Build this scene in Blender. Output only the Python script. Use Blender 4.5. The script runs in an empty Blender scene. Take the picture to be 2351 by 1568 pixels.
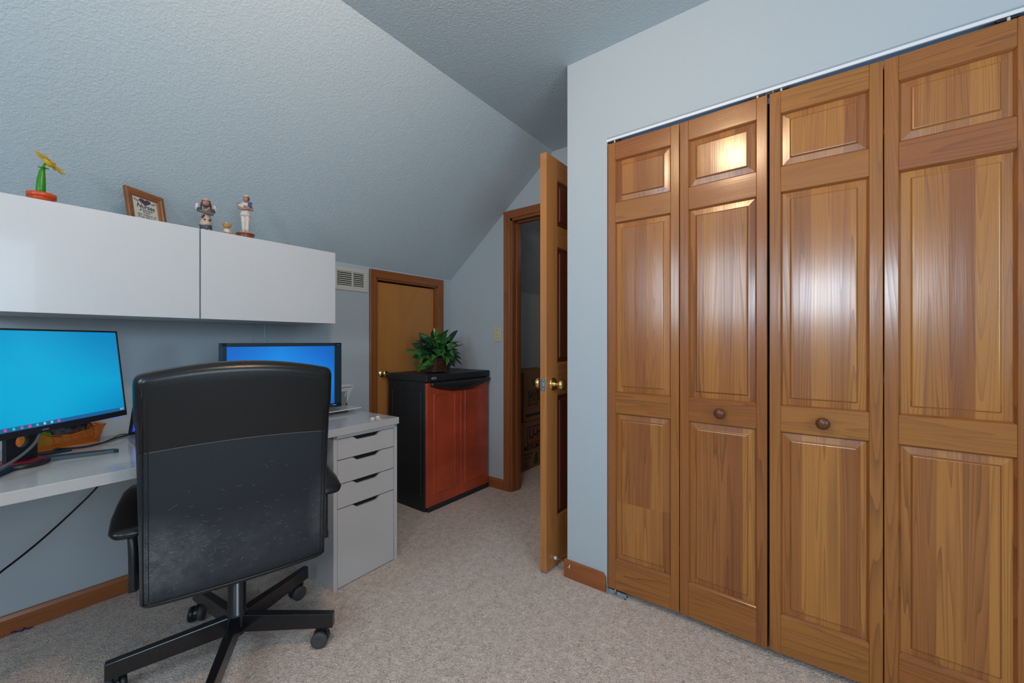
import bpy, bmesh, math, random
from mathutils import Vector, Matrix, Euler
R = math.radians
S = bpy.context.scene
col = S.collection

# ------------------------------------------------------------------ camera
EYE = 1.125
CAM_YAW = 37.13                      # angle of the view from +X (the desk wall runs along X)
cd = bpy.data.cameras.new('camera'); cam = bpy.data.objects.new('camera', cd); col.objects.link(cam)
cam.location = (0, 0, EYE); cam.rotation_euler = (R(90), 0, R(CAM_YAW - 90))
cd.sensor_width = 36; cd.lens = 36 * 937.0 / 2351; cd.clip_start = 0.02
S.camera = cam

# ------------------------------------------------------------------ colour management, world, light
S.view_settings.view_transform = 'Standard'; S.view_settings.look = 'None'
S.view_settings.gamma = 1; S.view_settings.use_curve_mapping = False
S.view_settings.exposure = -0.20
w = bpy.data.worlds.new('world'); S.world = w; w.use_nodes = True
w.node_tree.nodes['Background'].inputs[0].default_value = (0.62, 0.80, 1.0, 1)
w.node_tree.nodes['Background'].inputs[1].default_value = 0.6

def area(name, loc, rot, sx, sy, power, color):
    l = bpy.data.lights.new(name, 'AREA'); l.shape = 'RECTANGLE'; l.size = sx; l.size_y = sy
    l.energy = power; l.color = color
    o = bpy.data.objects.new(name, l); col.objects.link(o); o.location = loc; o.rotation_euler = rot
    return o
WX = -1.72      # inner face of the window wall (behind and left of the camera)
YB = -1.95      # inner face of the rear wall
# daylight through the two side windows, plus an added rear fill light
area('daylight_side', (WX - 0.02, -0.20, 1.60), (0, R(-90), 0), 0.44, 0.48, 29, (0.68, 0.84, 1.0))
area('daylight_corner', (WX - 0.02, 1.12, 1.74), (0, R(-90), 0), 0.80, 0.56, 24, (0.68, 0.86, 1.0))
area('rear_fill', (-0.35, YB - 0.02, 1.55), (R(90), 0, 0), 1.50, 1.10, 40, (0.67, 0.85, 1.0))  # added ambient fill from behind the camera, lifts the far side
# warm bulb of the ceiling lamp
def bulb(name, loc, radius, power, color):
    l = bpy.data.lights.new(name, 'POINT'); l.shadow_soft_size = radius; l.energy = power; l.color = color
    o = bpy.data.objects.new(name, l); col.objects.link(o); o.location = loc
    return o
bulb('ceiling_bulb', (0.42, 0.55, 2.34), 0.075, 30, (1.0, 0.72, 0.47))
bulb('hall_fill', (3.9, 1.2, 2.2), 0.08, 2.4, (1.0, 0.82, 0.70))  # added weak fill light to lift the dim hall, no known lamp

# ------------------------------------------------------------------ materials
def nodes(m):
    m.use_nodes = True
    nt = m.node_tree; return nt, nt.nodes, nt.links, nt.nodes['Principled BSDF']
def plain(name, c, rough=0.5, metal=0.0, spec=0.5, coat=0.0, emit=None, es=1.0, bump=None, trans=0.0, var=0.0, vscale=8):
    m = bpy.data.materials.new(name); nt, N, L, b = nodes(m)
    b.inputs['Base Color'].default_value = (*c, 1); b.inputs['Roughness'].default_value = rough
    b.inputs['Metallic'].default_value = metal; b.inputs['Specular IOR Level'].default_value = spec
    b.inputs['Coat Weight'].default_value = coat; b.inputs['Transmission Weight'].default_value = trans
    if emit:
        b.inputs['Emission Color'].default_value = (*emit, 1); b.inputs['Emission Strength'].default_value = es
    tc = N.new('ShaderNodeTexCoord')
    if bump:
        sc, st, dist = bump
        n = N.new('ShaderNodeTexNoise'); n.inputs['Scale'].default_value = sc; n.inputs['Detail'].default_value = 3
        L.new(tc.outputs['Object'], n.inputs['Vector'])
        bp = N.new('ShaderNodeBump'); bp.inputs['Strength'].default_value = st; bp.inputs['Distance'].default_value = dist
        L.new(n.outputs['Fac'], bp.inputs['Height']); L.new(bp.outputs['Normal'], b.inputs['Normal'])
    if var:
        n = N.new('ShaderNodeTexNoise'); n.inputs['Scale'].default_value = vscale; n.inputs['Detail'].default_value = 4
        L.new(tc.outputs['Object'], n.inputs['Vector'])
        r = N.new('ShaderNodeValToRGB')
        r.color_ramp.elements[0].position = 0.3; r.color_ramp.elements[1].position = 0.7
        r.color_ramp.elements[0].color = (*[x * (1 - var) for x in c], 1); r.color_ramp.elements[1].color = (*[min(1, x * (1 + var)) for x in c], 1)
        L.new(n.outputs['Fac'], r.inputs['Fac']); L.new(r.outputs['Color'], b.inputs['Base Color'])
    return m

def math_n(N, L, op, a, b=None, c=None):
    n = N.new('ShaderNodeMath'); n.operation = op
    for i, v in enumerate((a, b, c)):
        if v is None: continue
        if isinstance(v, (int, float)): n.inputs[i].default_value = v
        else: L.new(v, n.inputs[i])
    return n.outputs[0]

def wood(name, light, dark, strips=0.0, rings=7.0, contrast=0.6, rough=0.34, coat=0.15, su=0.55, sv=5.5, tonev=0.5):
    """u (UV.x) runs along the grain, v across; both in metres. 'tone' is a per-board tint."""
    m = bpy.data.materials.new(name); nt, N, L, b = nodes(m)
    uv = N.new('ShaderNodeUVMap'); uv.uv_map = 'grain'
    sp = N.new('ShaderNodeSeparateXYZ'); L.new(uv.outputs['UV'], sp.inputs[0])
    u, v = sp.outputs[0], sp.outputs[1]
    at = N.new('ShaderNodeAttribute'); at.attribute_name = 'tone'
    tone = at.outputs['Fac']
    M = lambda *a: math_n(N, L, *a)
    if strips:
        sid = M('FLOOR', M('DIVIDE', v, strips))
        wn = N.new('ShaderNodeTexWhiteNoise'); wn.noise_dimensions = '2D'
        cv = N.new('ShaderNodeCombineXYZ'); L.new(sid, cv.inputs[0]); L.new(M('FLOOR', M('MULTIPLY', u, 0.1)), cv.inputs[1]); L.new(cv.outputs[0], wn.inputs['Vector'])
        rnd = wn.outputs['Value']
        u = M('ADD', u, M('MULTIPLY', rnd, 9.0)); zz = M('MULTIPLY', rnd, 31.0)
    else:
        rnd = None; zz = M('MULTIPLY', tone, 40.0)
    def noise(su_, sv_, detail, off):
        c = N.new('ShaderNodeCombineXYZ'); L.new(M('MULTIPLY', u, su_), c.inputs[0]); L.new(M('MULTIPLY', v, sv_), c.inputs[1]); L.new(M('ADD', zz, off), c.inputs[2])
        n = N.new('ShaderNodeTexNoise'); n.inputs['Scale'].default_value = 1; n.inputs['Detail'].default_value = detail
        L.new(c.outputs[0], n.inputs['Vector']); return n.outputs['Fac']
    n1 = noise(su, sv, 1.5, 0.0)
    saw = M('FRACT', M('MULTIPLY', n1, rings * 2.6))
    ring = M('POWER', saw, 2.2)                                   # soft rise then a sharp edge, like growth rings
    nfade = noise(0.9, 4.0, 1, 7.0)
    ring = M('MULTIPLY', ring, M('MULTIPLY_ADD', nfade, 1.1, 0.1))
    fib = noise(6.0, 420.0, 2, 3.0)
    fac = M('ADD', M('MULTIPLY', ring, contrast), M('MULTIPLY', M('SUBTRACT', fib, 0.5), 0.55))
    fac = M('ADD', fac, M('MULTIPLY', M('SUBTRACT', noise(0.7, 9.0, 2, 13.0), 0.5), 0.7))
    mx = N.new('ShaderNodeMix'); mx.data_type = 'RGBA'; mx.clamp_factor = True
    mx.inputs[6].default_value = (*light, 1); mx.inputs[7].default_value = (*dark, 1); L.new(fac, mx.inputs[0])
    t = tone if rnd is None else M('ADD', M('MULTIPLY', rnd, 0.75), M('MULTIPLY', tone, 0.25))
    gain = M('MULTIPLY_ADD', t, tonev, 1.0 - tonev * 0.5)
    hs = N.new('ShaderNodeHueSaturation'); L.new(mx.outputs[2], hs.inputs['Color']); L.new(gain, hs.inputs['Value'])
    L.new(M('MULTIPLY_ADD', t, 0.02, 0.49), hs.inputs['Hue'])
    L.new(hs.outputs['Color'], b.inputs['Base Color'])
    L.new(M('MULTIPLY_ADD', ring, 0.12, rough), b.inputs['Roughness'])
    b.inputs['Coat Weight'].default_value = coat; b.inputs['Coat Roughness'].default_value = 0.16
    bp = N.new('ShaderNodeBump'); bp.inputs['Strength'].default_value = 0.12; bp.inputs['Distance'].default_value = 0.001
    L.new(M('ADD', ring, fib), bp.inputs['Height']); L.new(bp.outputs['Normal'], b.inputs['Normal'])
    return m

def stucco(name, c, scale=60, strength=0.35):
    m = bpy.data.materials.new(name); nt, N, L, b = nodes(m)
    b.inputs['Base Color'].default_value = (*c, 1); b.inputs['Roughness'].default_value = 0.85; b.inputs['Specular IOR Level'].default_value = 0.2
    tc = N.new('ShaderNodeTexCoord')
    n = N.new('ShaderNodeTexNoise'); n.inputs['Scale'].default_value = scale; n.inputs['Detail'].default_value = 3; n.inputs['Distortion'].default_value = 0.6
    L.new(tc.outputs['Object'], n.inputs['Vector'])
    r = N.new('ShaderNodeValToRGB'); r.color_ramp.elements[0].position = 0.42; r.color_ramp.elements[1].position = 0.62
    L.new(n.outputs['Fac'], r.inputs['Fac'])
    bp = N.new('ShaderNodeBump'); bp.inputs['Strength'].default_value = strength; bp.inputs['Distance'].default_value = 0.004
    L.new(r.outputs['Color'], bp.inputs['Height']); L.new(bp.outputs['Normal'], b.inputs['Normal'])
    return m

def carpet_mat():
    m = bpy.data.materials.new('carpet'); nt, N, L, b = nodes(m)
    tc = N.new('ShaderNodeTexCoord')
    v = N.new('ShaderNodeTexVoronoi'); v.inputs['Scale'].default_value = 230; v.inputs['Randomness'].default_value = 1
    n0 = N.new('ShaderNodeTexNoise'); n0.inputs['Scale'].default_value = 105; n0.inputs['Detail'].default_value = 2; n0.inputs['Distortion'].default_value = 1.5
    L.new(tc.outputs['Object'], v.inputs['Vector']); L.new(tc.outputs['Object'], n0.inputs['Vector'])
    n1 = N.new('ShaderNodeTexNoise'); n1.inputs['Scale'].default_value = 26; n1.inputs['Detail'].default_value = 4
    L.new(tc.outputs['Object'], n1.inputs['Vector'])
    r = N.new('ShaderNodeValToRGB'); cr = r.color_ramp
    cr.elements[0].position = 0.30; cr.elements[0].color = (0.28, 0.20, 0.165, 1)
    cr.elements[1].position = 0.70; cr.elements[1].color = (1.0, 0.84, 0.73, 1)
    e = cr.elements.new(0.48); e.color = (0.68, 0.525, 0.435, 1)
    mx = math_n(N, L, 'ADD', math_n(N, L, 'MULTIPLY', n0.outputs['Fac'], 0.72), math_n(N, L, 'MULTIPLY', n1.outputs['Fac'], 0.28))
    L.new(mx, r.inputs['Fac'])
    hv = N.new('ShaderNodeMix'); hv.data_type = 'RGBA'; hv.blend_type = 'MIX'
    sc = N.new('ShaderNodeSeparateColor'); L.new(v.outputs['Color'], sc.inputs[0])
    hv.inputs[7].default_value = (0.60, 0.52, 0.48, 1); L.new(r.outputs['Color'], hv.inputs[6])
    L.new(math_n(N, L, 'MULTIPLY', sc.outputs[0], 0.45), hv.inputs[0])
    L.new(hv.outputs[2], b.inputs['Base Color'])
    b.inputs['Roughness'].default_value = 0.95; b.inputs['Specular IOR Level'].default_value = 0.1
    b.inputs['Sheen Weight'].default_value = 0.2
    bp = N.new('ShaderNodeBump'); bp.inputs['Strength'].default_value = 0.9; bp.inputs['Distance'].default_value = 0.006
    L.new(math_n(N, L, 'ADD', n0.outputs['Fac'], math_n(N, L, 'MULTIPLY', v.outputs['Distance'], -0.5)), bp.inputs['Height']); L.new(bp.outputs['Normal'], b.inputs['Normal'])
    return m

MAT = {}
MAT['wall'] = plain('wall_paint', (0.455, 0.515, 0.555), 0.75, spec=0.2, bump=(220, 0.05, 0.001))
MAT['ceil'] = stucco('ceiling_texture', (0.545, 0.635, 0.685), 105, 0.27)
MAT['carpet'] = carpet_mat()
MAT['pine'] = wood('pine_boards', (0.345, 0.125, 0.027), (0.135, 0.037, 0.008), rings=10, contrast=0.75, tonev=0.34, sv=12, su=0.35, rough=0.21, coat=0.40)
MAT['pinepanel'] = wood('pine_glued_panel', (0.375, 0.142, 0.033), (0.135, 0.037, 0.008), strips=0.052, rings=11, contrast=0.85, tonev=0.62, sv=15, su=0.28, rough=0.21, coat=0.40)
MAT['trim'] = wood('stained_trim', (0.34, 0.105, 0.026), (0.16, 0.042, 0.010), rings=4, contrast=0.5, tonev=0.25, rough=0.38)
MAT['casing'] = wood('stained_casing', (0.29, 0.092, 0.021), (0.14, 0.038, 0.009), rings=3, contrast=0.45, tonev=0.2, rough=0.38)
MAT['birch'] = wood('birch_veneer', (0.50, 0.205, 0.050), (0.33, 0.120, 0.028), rings=3.2, contrast=0.35, tonev=0.1, su=0.8, sv=2.6, rough=0.36)
MAT['doorwood'] = wood('door_pine', (0.46, 0.180, 0.050), (0.24, 0.080, 0.020), rings=4, contrast=0.5, tonev=0.3)
MAT['doordark'] = wood('door_panel_wood', (0.16, 0.040, 0.014), (0.08, 0.020, 0.008), rings=3, contrast=0.5, tonev=0.2)
MAT['white'] = plain('white_gloss', (0.63, 0.635, 0.65), 0.25, coat=0.15)
MAT['desk'] = plain('white_desk_gloss', (0.50, 0.485, 0.475), 0.16, coat=0.3)
MAT['satin'] = plain('white_satin', (0.60, 0.60, 0.60), 0.42)
MAT['drawer'] = plain('drawer_white', (0.52, 0.50, 0.49), 0.45)
MAT['dark'] = plain('shade_black', (0.01, 0.011, 0.013), 0.8)  # near-black colour standing in for shade inside gaps and openings
MAT['blackpl'] = plain('black_plastic', (0.012, 0.013, 0.015), 0.38)
MAT['blackmet'] = plain('black_metal', (0.010, 0.010, 0.012), 0.25, coat=0.3)
MAT['rubber'] = plain('grey_rubber', (0.05, 0.05, 0.055), 0.6)
MAT['brass'] = plain('brass', (0.80, 0.56, 0.22), 0.16, metal=1)
MAT['steel'] = plain('zinc_steel', (0.55, 0.60, 0.62), 0.35, metal=1)
MAT['cream'] = plain('cream_paint', (0.62, 0.60, 0.55), 0.5)
MAT['beige'] = plain('almond_plastic', (0.62, 0.56, 0.40), 0.4)
MAT['resin'] = plain('black_resin', (0.016, 0.017, 0.019), 0.5, bump=(300, 0.2, 0.001))
MAT['knob'] = plain('stained_knob', (0.12, 0.036, 0.012), 0.34, coat=0.1)
MAT['trackw'] = plain('track_white', (0.75, 0.80, 0.86), 0.4)
MAT['trackb'] = plain('track_daylight_blue', (0.42, 0.66, 0.90), 0.35)  # blue of reflected daylight put into the channel's base colour
MAT['glass'] = plain('window_glass', (0.9, 0.95, 1.0), 0.02, trans=1.0)

def cherry():
    m = plain('cherry_laminate', (0.42, 0.058, 0.022), 0.28, coat=0.2, var=0.24, vscale=5)
    return m
MAT['cherry'] = cherry()

def leather(name, c, rough, scuffs):
    m = bpy.data.materials.new(name); nt, N, L, b = nodes(m)
    tc = N.new('ShaderNodeTexCoord'); sp = N.new('ShaderNodeSeparateXYZ'); L.new(tc.outputs['Object'], sp.inputs[0])
    M = lambda *a: math_n(N, L, *a)
    b.inputs['Roughness'].default_value = rough
    v = N.new('ShaderNodeTexVoronoi'); v.inputs['Scale'].default_value = 320; L.new(tc.outputs['Object'], v.inputs['Vector'])
    bp = N.new('ShaderNodeBump'); bp.inputs['Strength'].default_value = 0.12; bp.inputs['Distance'].default_value = 0.0008
    L.new(v.outputs['Distance'], bp.inputs['Height']); L.new(bp.outputs['Normal'], b.inputs['Normal'])
    if scuffs:
        # dust and pet-hair haze worn into the lower corners of the chair back
        def blob(cx, cz, rx, rz):
            dx = M('DIVIDE', M('SUBTRACT', sp.outputs[0], cx), rx); dz = M('DIVIDE', M('SUBTRACT', sp.outputs[2], cz), rz)
            return M('MAXIMUM', M('SUBTRACT', 1.0, M('SQRT', M('ADD', M('MULTIPLY', dx, dx), M('MULTIPLY', dz, dz)))), 0.0)
        n = N.new('ShaderNodeTexNoise'); n.inputs['Scale'].default_value = 22; n.inputs['Detail'].default_value = 8; n.inputs['Roughness'].default_value = 0.75
        L.new(tc.outputs['Object'], n.inputs['Vector'])
        a = M('ADD', blob(-0.235, 0.50, 0.17, 0.13), M('MULTIPLY', blob(0.25, 0.52, 0.07, 0.16), 0.8))
        a = M('ADD', a, M('MULTIPLY', blob(0.0, 0.47, 0.30, 0.14), 0.35))
        a = M('ADD', a, M('MULTIPLY', blob(-0.24, 0.40, 0.20, 0.09), 0.35))
        f = M('MULTIPLY', a, M('MULTIPLY_ADD', n.outputs['Fac'], 1.4, -0.35))
        mx = N.new('ShaderNodeMix'); mx.data_type = 'RGBA'; mx.clamp_factor = True
        mx.inputs[6].default_value = (*c, 1); mx.inputs[7].default_value = (0.20, 0.215, 0.225, 1)
        L.new(f, mx.inputs[0]); L.new(mx.outputs[2], b.inputs['Base Color'])
    else:
        b.inputs['Base Color'].default_value = (*c, 1)
    return m
MAT['leather'] = leather('black_leather', (0.006, 0.0055, 0.006), 0.28, False)
MAT['backcloth'] = leather('worn_chair_back', (0.008, 0.012, 0.019), 0.50, True)

# ------------------------------------------------------------------ mesh builder
class MB:
    def __init__(s): s.v = []; s.f = []; s.i = []      # i: (grain axis, seed, tone, material index, smooth)
    def add(s, vs, fs, M=None, g='z', seed=0.0, tone=0.5, mat=0, smooth=False):
        k = len(s.v)
        s.v += [tuple((M @ Vector(p)) if M is not None else Vector(p)) for p in vs]
        for f in fs: s.f.append([k + a for a in f]); s.i.append((g, seed, tone, mat, smooth))
        return s
    def box(s, x0, x1, y0, y1, z0, z1, **k):
        vs = [(x, y, z) for z in (z0, z1) for y in (y0, y1) for x in (x0, x1)]
        return s.add(vs, [(0, 2, 3, 1), (4, 5, 7, 6), (0, 1, 5, 4), (2, 6, 7, 3), (0, 4, 6, 2), (1, 3, 7, 5)], **k)
    def prism(s, poly, axis, a, b, **k):
        """poly: 2D points in the plane of the two other axes (x,y,z order), extruded along axis."""
        n = len(poly)
        def P(p, t): return {'x': (t, p[0], p[1]), 'y': (p[0], t, p[1]), 'z': (p[0], p[1], t)}[axis]
        vs = [P(p, a) for p in poly] + [P(p, b) for p in poly]
        fs = [tuple(range(n)), tuple(range(2 * n - 1, n - 1, -1))] + [(i, i + n, (i + 1) % n + n, (i + 1) % n) for i in range(n)]
        return s.add(vs, fs, **k)
    def rings(s, rings, cap0=True, cap1=True, closed=False, **k):
        n = len(rings[0]); vs = [p for r in rings for p in r]; fs = []
        for a in range(len(rings) - (0 if closed else 1)):
            b = (a + 1) % len(rings)
            for i in range(n):
                j = (i + 1) % n; fs.append((a * n + i, a * n + j, b * n + j, b * n + i))
        if not closed:
            if cap0: fs.append(tuple(range(n - 1, -1, -1)))
            if cap1: fs.append(tuple((len(rings) - 1) * n + i for i in range(n)))
        k.setdefault('smooth', True)
        return s.add(vs, fs, **k)
    def lathe(s, prof, n=32, M=None, **k):
        rs = [[(r * math.cos(2 * math.pi * i / n), r * math.sin(2 * math.pi * i / n), z) for i in range(n)] for r, z in prof]
        return s.rings(rs, M=M, **k)
    def ball(s, c, r, n=20, m=12, M=None, **k):
        if isinstance(r, (int, float)): r = (r, r, r)
        T = Matrix.Translation(c) @ Matrix.Diagonal((*r, 1)); T = (M @ T) if M is not None else T
        return s.lathe([(max(math.sin(math.pi * j / m), 0.01), -math.cos(math.pi * j / m)) for j in range(m + 1)], n, T, **k)
    def tube(s, pts, r, n=10, **k):
        pts = [Vector(p) for p in pts]; rs = r if isinstance(r, (list, tuple)) else [r] * len(pts)
        up = None; out = []
        for i, p in enumerate(pts):
            t = (pts[min(i + 1, len(pts) - 1)] - pts[max(i - 1, 0)]).normalized()
            if up is None:
                up = Vector((0, 0, 1)) if abs(t.z) < 0.9 else Vector((1, 0, 0))
            a = t.cross(up).normalized(); up = a.cross(t).normalized()
            out.append([tuple(p + rs[i] * (math.cos(2 * math.pi * j / n) * a + math.sin(2 * math.pi * j / n) * up)) for j in range(n)])
        return s.rings(out, **k)
    def build(s, name, mats, parent=None, bevel=0.0, seg=2, sub=0, weld=False, loc=None, rot=None):
        me = bpy.data.meshes.new(name)
        me.from_pydata(s.v, [], s.f)
        if not isinstance(mats, (list, tuple)): mats = [mats]
        for m in mats: me.materials.append(m if not isinstance(m, str) else MAT[m])
        bm = bmesh.new(); bm.from_mesh(me)
        bmesh.ops.recalc_face_normals(bm, faces=bm.faces); bm.to_mesh(me); bm.free()
        me.uv_layers.new(name='grain'); me.color_attributes.new('tone', 'FLOAT_COLOR', 'CORNER')
        uvl = me.uv_layers['grain']; ca = me.color_attributes['tone']
        for p in me.polygons:
            g, seed, tone, mi, sm = s.i[p.index]
            p.material_index = mi; p.use_smooth = sm
            nrm = p.normal; dom = max(range(3), key=lambda a: abs(nrm[a])); gi = 'xyz'.index(g)
            if dom == gi: a, b = [q for q in range(3) if q != gi]
            else: a, b = gi, [q for q in range(3) if q not in (gi, dom)][0]
            for li in p.loop_indices:
                c = me.vertices[me.loops[li].vertex_index].co
                uvl.data[li].uv = (c[a] + seed * 10.0, c[b] + seed * 1.7)
                ca.data[li].color = (tone, tone, tone, 1)
        o = bpy.data.objects.new(name, me); col.objects.link(o)
        if parent is not None: o.parent = parent
        if loc is not None: o.location = loc
        if rot is not None: o.rotation_euler = rot
        if bevel:
            b = o.modifiers.new('bevel', 'BEVEL'); b.width = bevel; b.segments = seg; b.limit_method = 'ANGLE'; b.angle_limit = R(40); b.harden_normals = False
        if sub:
            d = o.modifiers.new('sub', 'SUBSURF'); d.levels = sub; d.render_levels = sub
        return o

def tag(o, label, cat, group=None, kind=None):
    o['label'] = label; o['category'] = cat
    if group: o['group'] = group
    if kind: o['kind'] = kind
    return o
def thing(name, label, cat, loc=(0, 0, 0), rz=0.0, group=None, kind=None):
    o = bpy.data.objects.new(name, None); col.objects.link(o); o.location = loc; o.rotation_euler = (0, 0, rz)
    o.empty_display_size = 0.05
    return tag(o, label, cat, group, kind)
def copy_tree(o, parent=None):
    c = o.copy(); col.objects.link(c); c.parent = parent
    for ch in list(o.children): copy_tree(ch, c)
    return c
def smoothcurve(pts, n=8):
    """Catmull-Rom through pts"""
    P = [Vector(p) for p in pts]; P = [P[0] * 2 - P[1]] + P + [P[-1] * 2 - P[-2]]; out = []
    for i in range(1, len(P) - 2):
        for k in range(n):
            t = k / n
            out.append(0.5 * ((2 * P[i]) + (P[i + 1] - P[i - 1]) * t + (2 * P[i - 1] - 5 * P[i] + 4 * P[i + 1] - P[i + 2]) * t * t + (3 * P[i] - P[i - 1] - 3 * P[i + 1] + P[i + 2]) * t ** 3))
    out.append(P[-2]); return out
def text(name, s, size, mat, parent, M, shear=0.0, align='CENTER', extrude=0.0002, spacing=1.0, weight=0.0):
    cu = bpy.data.curves.new(name, 'FONT'); cu.body = s; cu.size = size; cu.shear = shear; cu.align_x = align
    cu.extrude = extrude; cu.space_character = spacing; cu.offset = weight
    t = bpy.data.objects.new('tmp', cu); col.objects.link(t)
    dg = bpy.context.evaluated_depsgraph_get(); me = bpy.data.meshes.new_from_object(t.evaluated_get(dg))
    bpy.data.objects.remove(t); me.materials.clear(); me.materials.append(MAT[mat] if isinstance(mat, str) else mat)
    me.transform(M); o = bpy.data.objects.new(name, me); col.objects.link(o); o.parent = parent
    return o

# ------------------------------------------------------------------ room dimensions
XC = 1.720           # closet wall face
YS = 0.969           # corner where the closet block ends
XE = 2.430           # wall with the entry door
YK = 2.490           # knee wall behind the desk
HC = 2.445           # flat ceiling
YR = 1.480           # line where the ceiling starts to slope
ZK = 1.640           # top of the knee wall
XH = 4.60            # far end of the hall
slope = (HC - ZK) / (YK - YR)
T = 0.11

MB().box(WX - T, XH + T, YB - T, YK + 0.4, -0.06, 0, ).build('floor', 'carpet').__setitem__('kind', 'structure')
tag(bpy.data.objects['floor'], 'beige and brown flecked cut pile carpet covering the whole floor', 'floor', kind='structure')
tag(MB().box(WX - T, XH + T, YB - T, YR, HC, HC + 0.1).build('ceiling', 'ceil'), 'flat textured ceiling over the closet side of the room', 'ceiling', kind='structure')
tag(MB().prism([(YR, HC), (YK, ZK), (YK + 0.13, ZK), (YK + 0.13, ZK + 0.03), (YR, HC + 0.1)], 'x', WX - T, XH + T).build('ceiling', 'ceil'),
    'sloping textured ceiling above the desk and wall cabinets', 'ceiling', kind='structure')
def st(mb, name, mat, label, cat, bevel=0.0, **k): return tag(mb.build(name, mat, bevel=bevel, **k), label, cat, kind='structure')

# small door opening in the knee wall
DX0, DX1, DZ = 1.708, 2.282, 1.572
m = MB().box(WX - T, DX0, YK, YK + T, 0, ZK).box(DX1, XH, YK, YK + T, 0, ZK).box(DX0, DX1, YK, YK + T, DZ, ZK)
st(m, 'wall_left', 'wall', 'low grey knee wall behind the desk under the sloping ceiling', 'wall')
st(MB().box(DX0 - 0.05, DX1 + 0.05, YK + T + 0.001, YK + T + 0.03, -0.02, ZK), 'attic_light_block', 'dark', 'added dark backing that blocks stray light behind the low door', 'wall')  # unseen backing added to stop light leaking round the attic door
# wall with the entry door
EY0, EY1, EZ = 1.045, 1.855, 2.045
zs = lambda y: HC if y < YR else HC - (y - YR) * slope
m = MB().prism([(EY1, 0), (YK, 0), (YK, ZK), (EY1, zs(EY1))], 'x', XE, XE + T)
m.prism([(EY0, EZ), (EY1, EZ), (EY1, zs(EY1)), (YR, HC), (EY0, HC)], 'x', XE, XE + T)
m.box(XE, XE + T, YS - T, EY0, 0, HC)
st(m, 'wall_far', 'wall', 'grey blue end wall holding the entry doorway and light switch', 'wall')
# closet wall with its opening, return wall, closet inside
OY0, OY1, OZ = -0.464, 0.766, 2.029
m = MB().box(XC, XC + T, OY1, YS, 0, HC).box(XC, XC + T, YB, OY0, 0, HC).box(XC, XC + T, OY0, OY1, OZ, HC)
st(m, 'wall_right', 'wall', 'pale grey wall around the closet doors on the right', 'wall')
st(MB().box(XC + T, XE, YS - T, YS, 0, HC), 'wall_return', 'wall', 'short side wall of the closet behind the open entry door', 'wall')
st(MB().box(XC + T, XE, OY0 - 0.3, OY0 - 0.25, 0, HC).box(XE, XE + 0.05, OY0 - 0.3, YS - T, 0, HC), 'wall_closet', 'wall', 'dark inner walls of the closet behind the folding doors', 'wall')
# hall beyond the entry door
st(MB().box(XE + T, XH, YS - T - 0.3, YS - 0.3, 0, HC).prism([(YS - 0.3, 0), (YK, 0), (YK, ZK), (YR, HC), (YS - 0.3, HC)], 'x', XH, XH + T), 'wall_hall', 'wall',
   'dim grey walls of the space beyond the open entry door', 'wall')
# window wall and rear wall (behind the camera)
wins = [(-0.47, 0.07, 1.34, 1.86), (0.82, 1.42, 1.32, 2.16)]
m = MB()
m.prism([(YB, 0), (wins[0][0], 0), (wins[0][0], HC), (YB, HC)], 'x', WX - T, WX)
m.prism([(wins[0][1], 0), (wins[1][0], 0), (wins[1][0], HC), (wins[0][1], HC)], 'x', WX - T, WX)
m.prism([(wins[1][1], 0), (YK, 0), (YK, ZK), (YR, HC), (wins[1][1], HC)], 'x', WX - T, WX)
for a_, b_, c_, d_ in wins: m.box(WX - T, WX, a_, b_, 0, c_).box(WX - T, WX, a_, b_, d_, HC)
st(m, 'wall_window', 'wall', 'grey wall with a window opposite the closet doors', 'wall')
rx0, rx1, rz0, rz1 = -1.13, 0.43, 0.98, 2.12
m = MB().box(WX - T, rx0, YB - T, YB, 0, HC).box(rx1, XC + T, YB - T, YB, 0, HC).box(rx0, rx1, YB - T, YB, 0, rz0).box(rx0, rx1, YB - T, YB, rz1, HC)
st(m, 'wall_back', 'wall', 'grey rear wall with an added fill light window behind the photographer', 'wall')
def window(name, label, M_, w_, h_):
    t = thing(name, label, 'window', kind='structure'); t.matrix_world = M_
    b = MB(); fw = 0.05
    for a in ((-w_/2, -w_/2 + fw, 0, h_), (w_/2 - fw, w_/2, 0, h_), (-w_/2, w_/2, 0, fw), (-w_/2, w_/2, h_ - fw, h_), (-0.02, 0.02, 0, h_)):
        b.box(a[0], a[1], -0.08, -0.03, a[2], a[3])
    b.build('window_frame', 'white', t, bevel=0.003)
for k, (a_, b_, c_, d_) in enumerate(wins):
    window('window_%d' % (k + 1), ('small white framed window opposite the right closet doors', 'white framed window near the desk corner, opposite the left closet doors')[k], Matrix.Translation((WX - 0.03, (a_ + b_) / 2, c_)) @ Matrix.Rotation(R(-90), 4, 'Z') @ Matrix.Diagonal((1, -1, 1, 1)), b_ - a_, d_ - c_)
window('window_3', 'added white framed window in the rear wall for fill light', Matrix.Translation(((rx0 + rx1) / 2, YB, rz0)), rx1 - rx0, rz1 - rz0)  # made-up window framing the rear fill light

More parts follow.
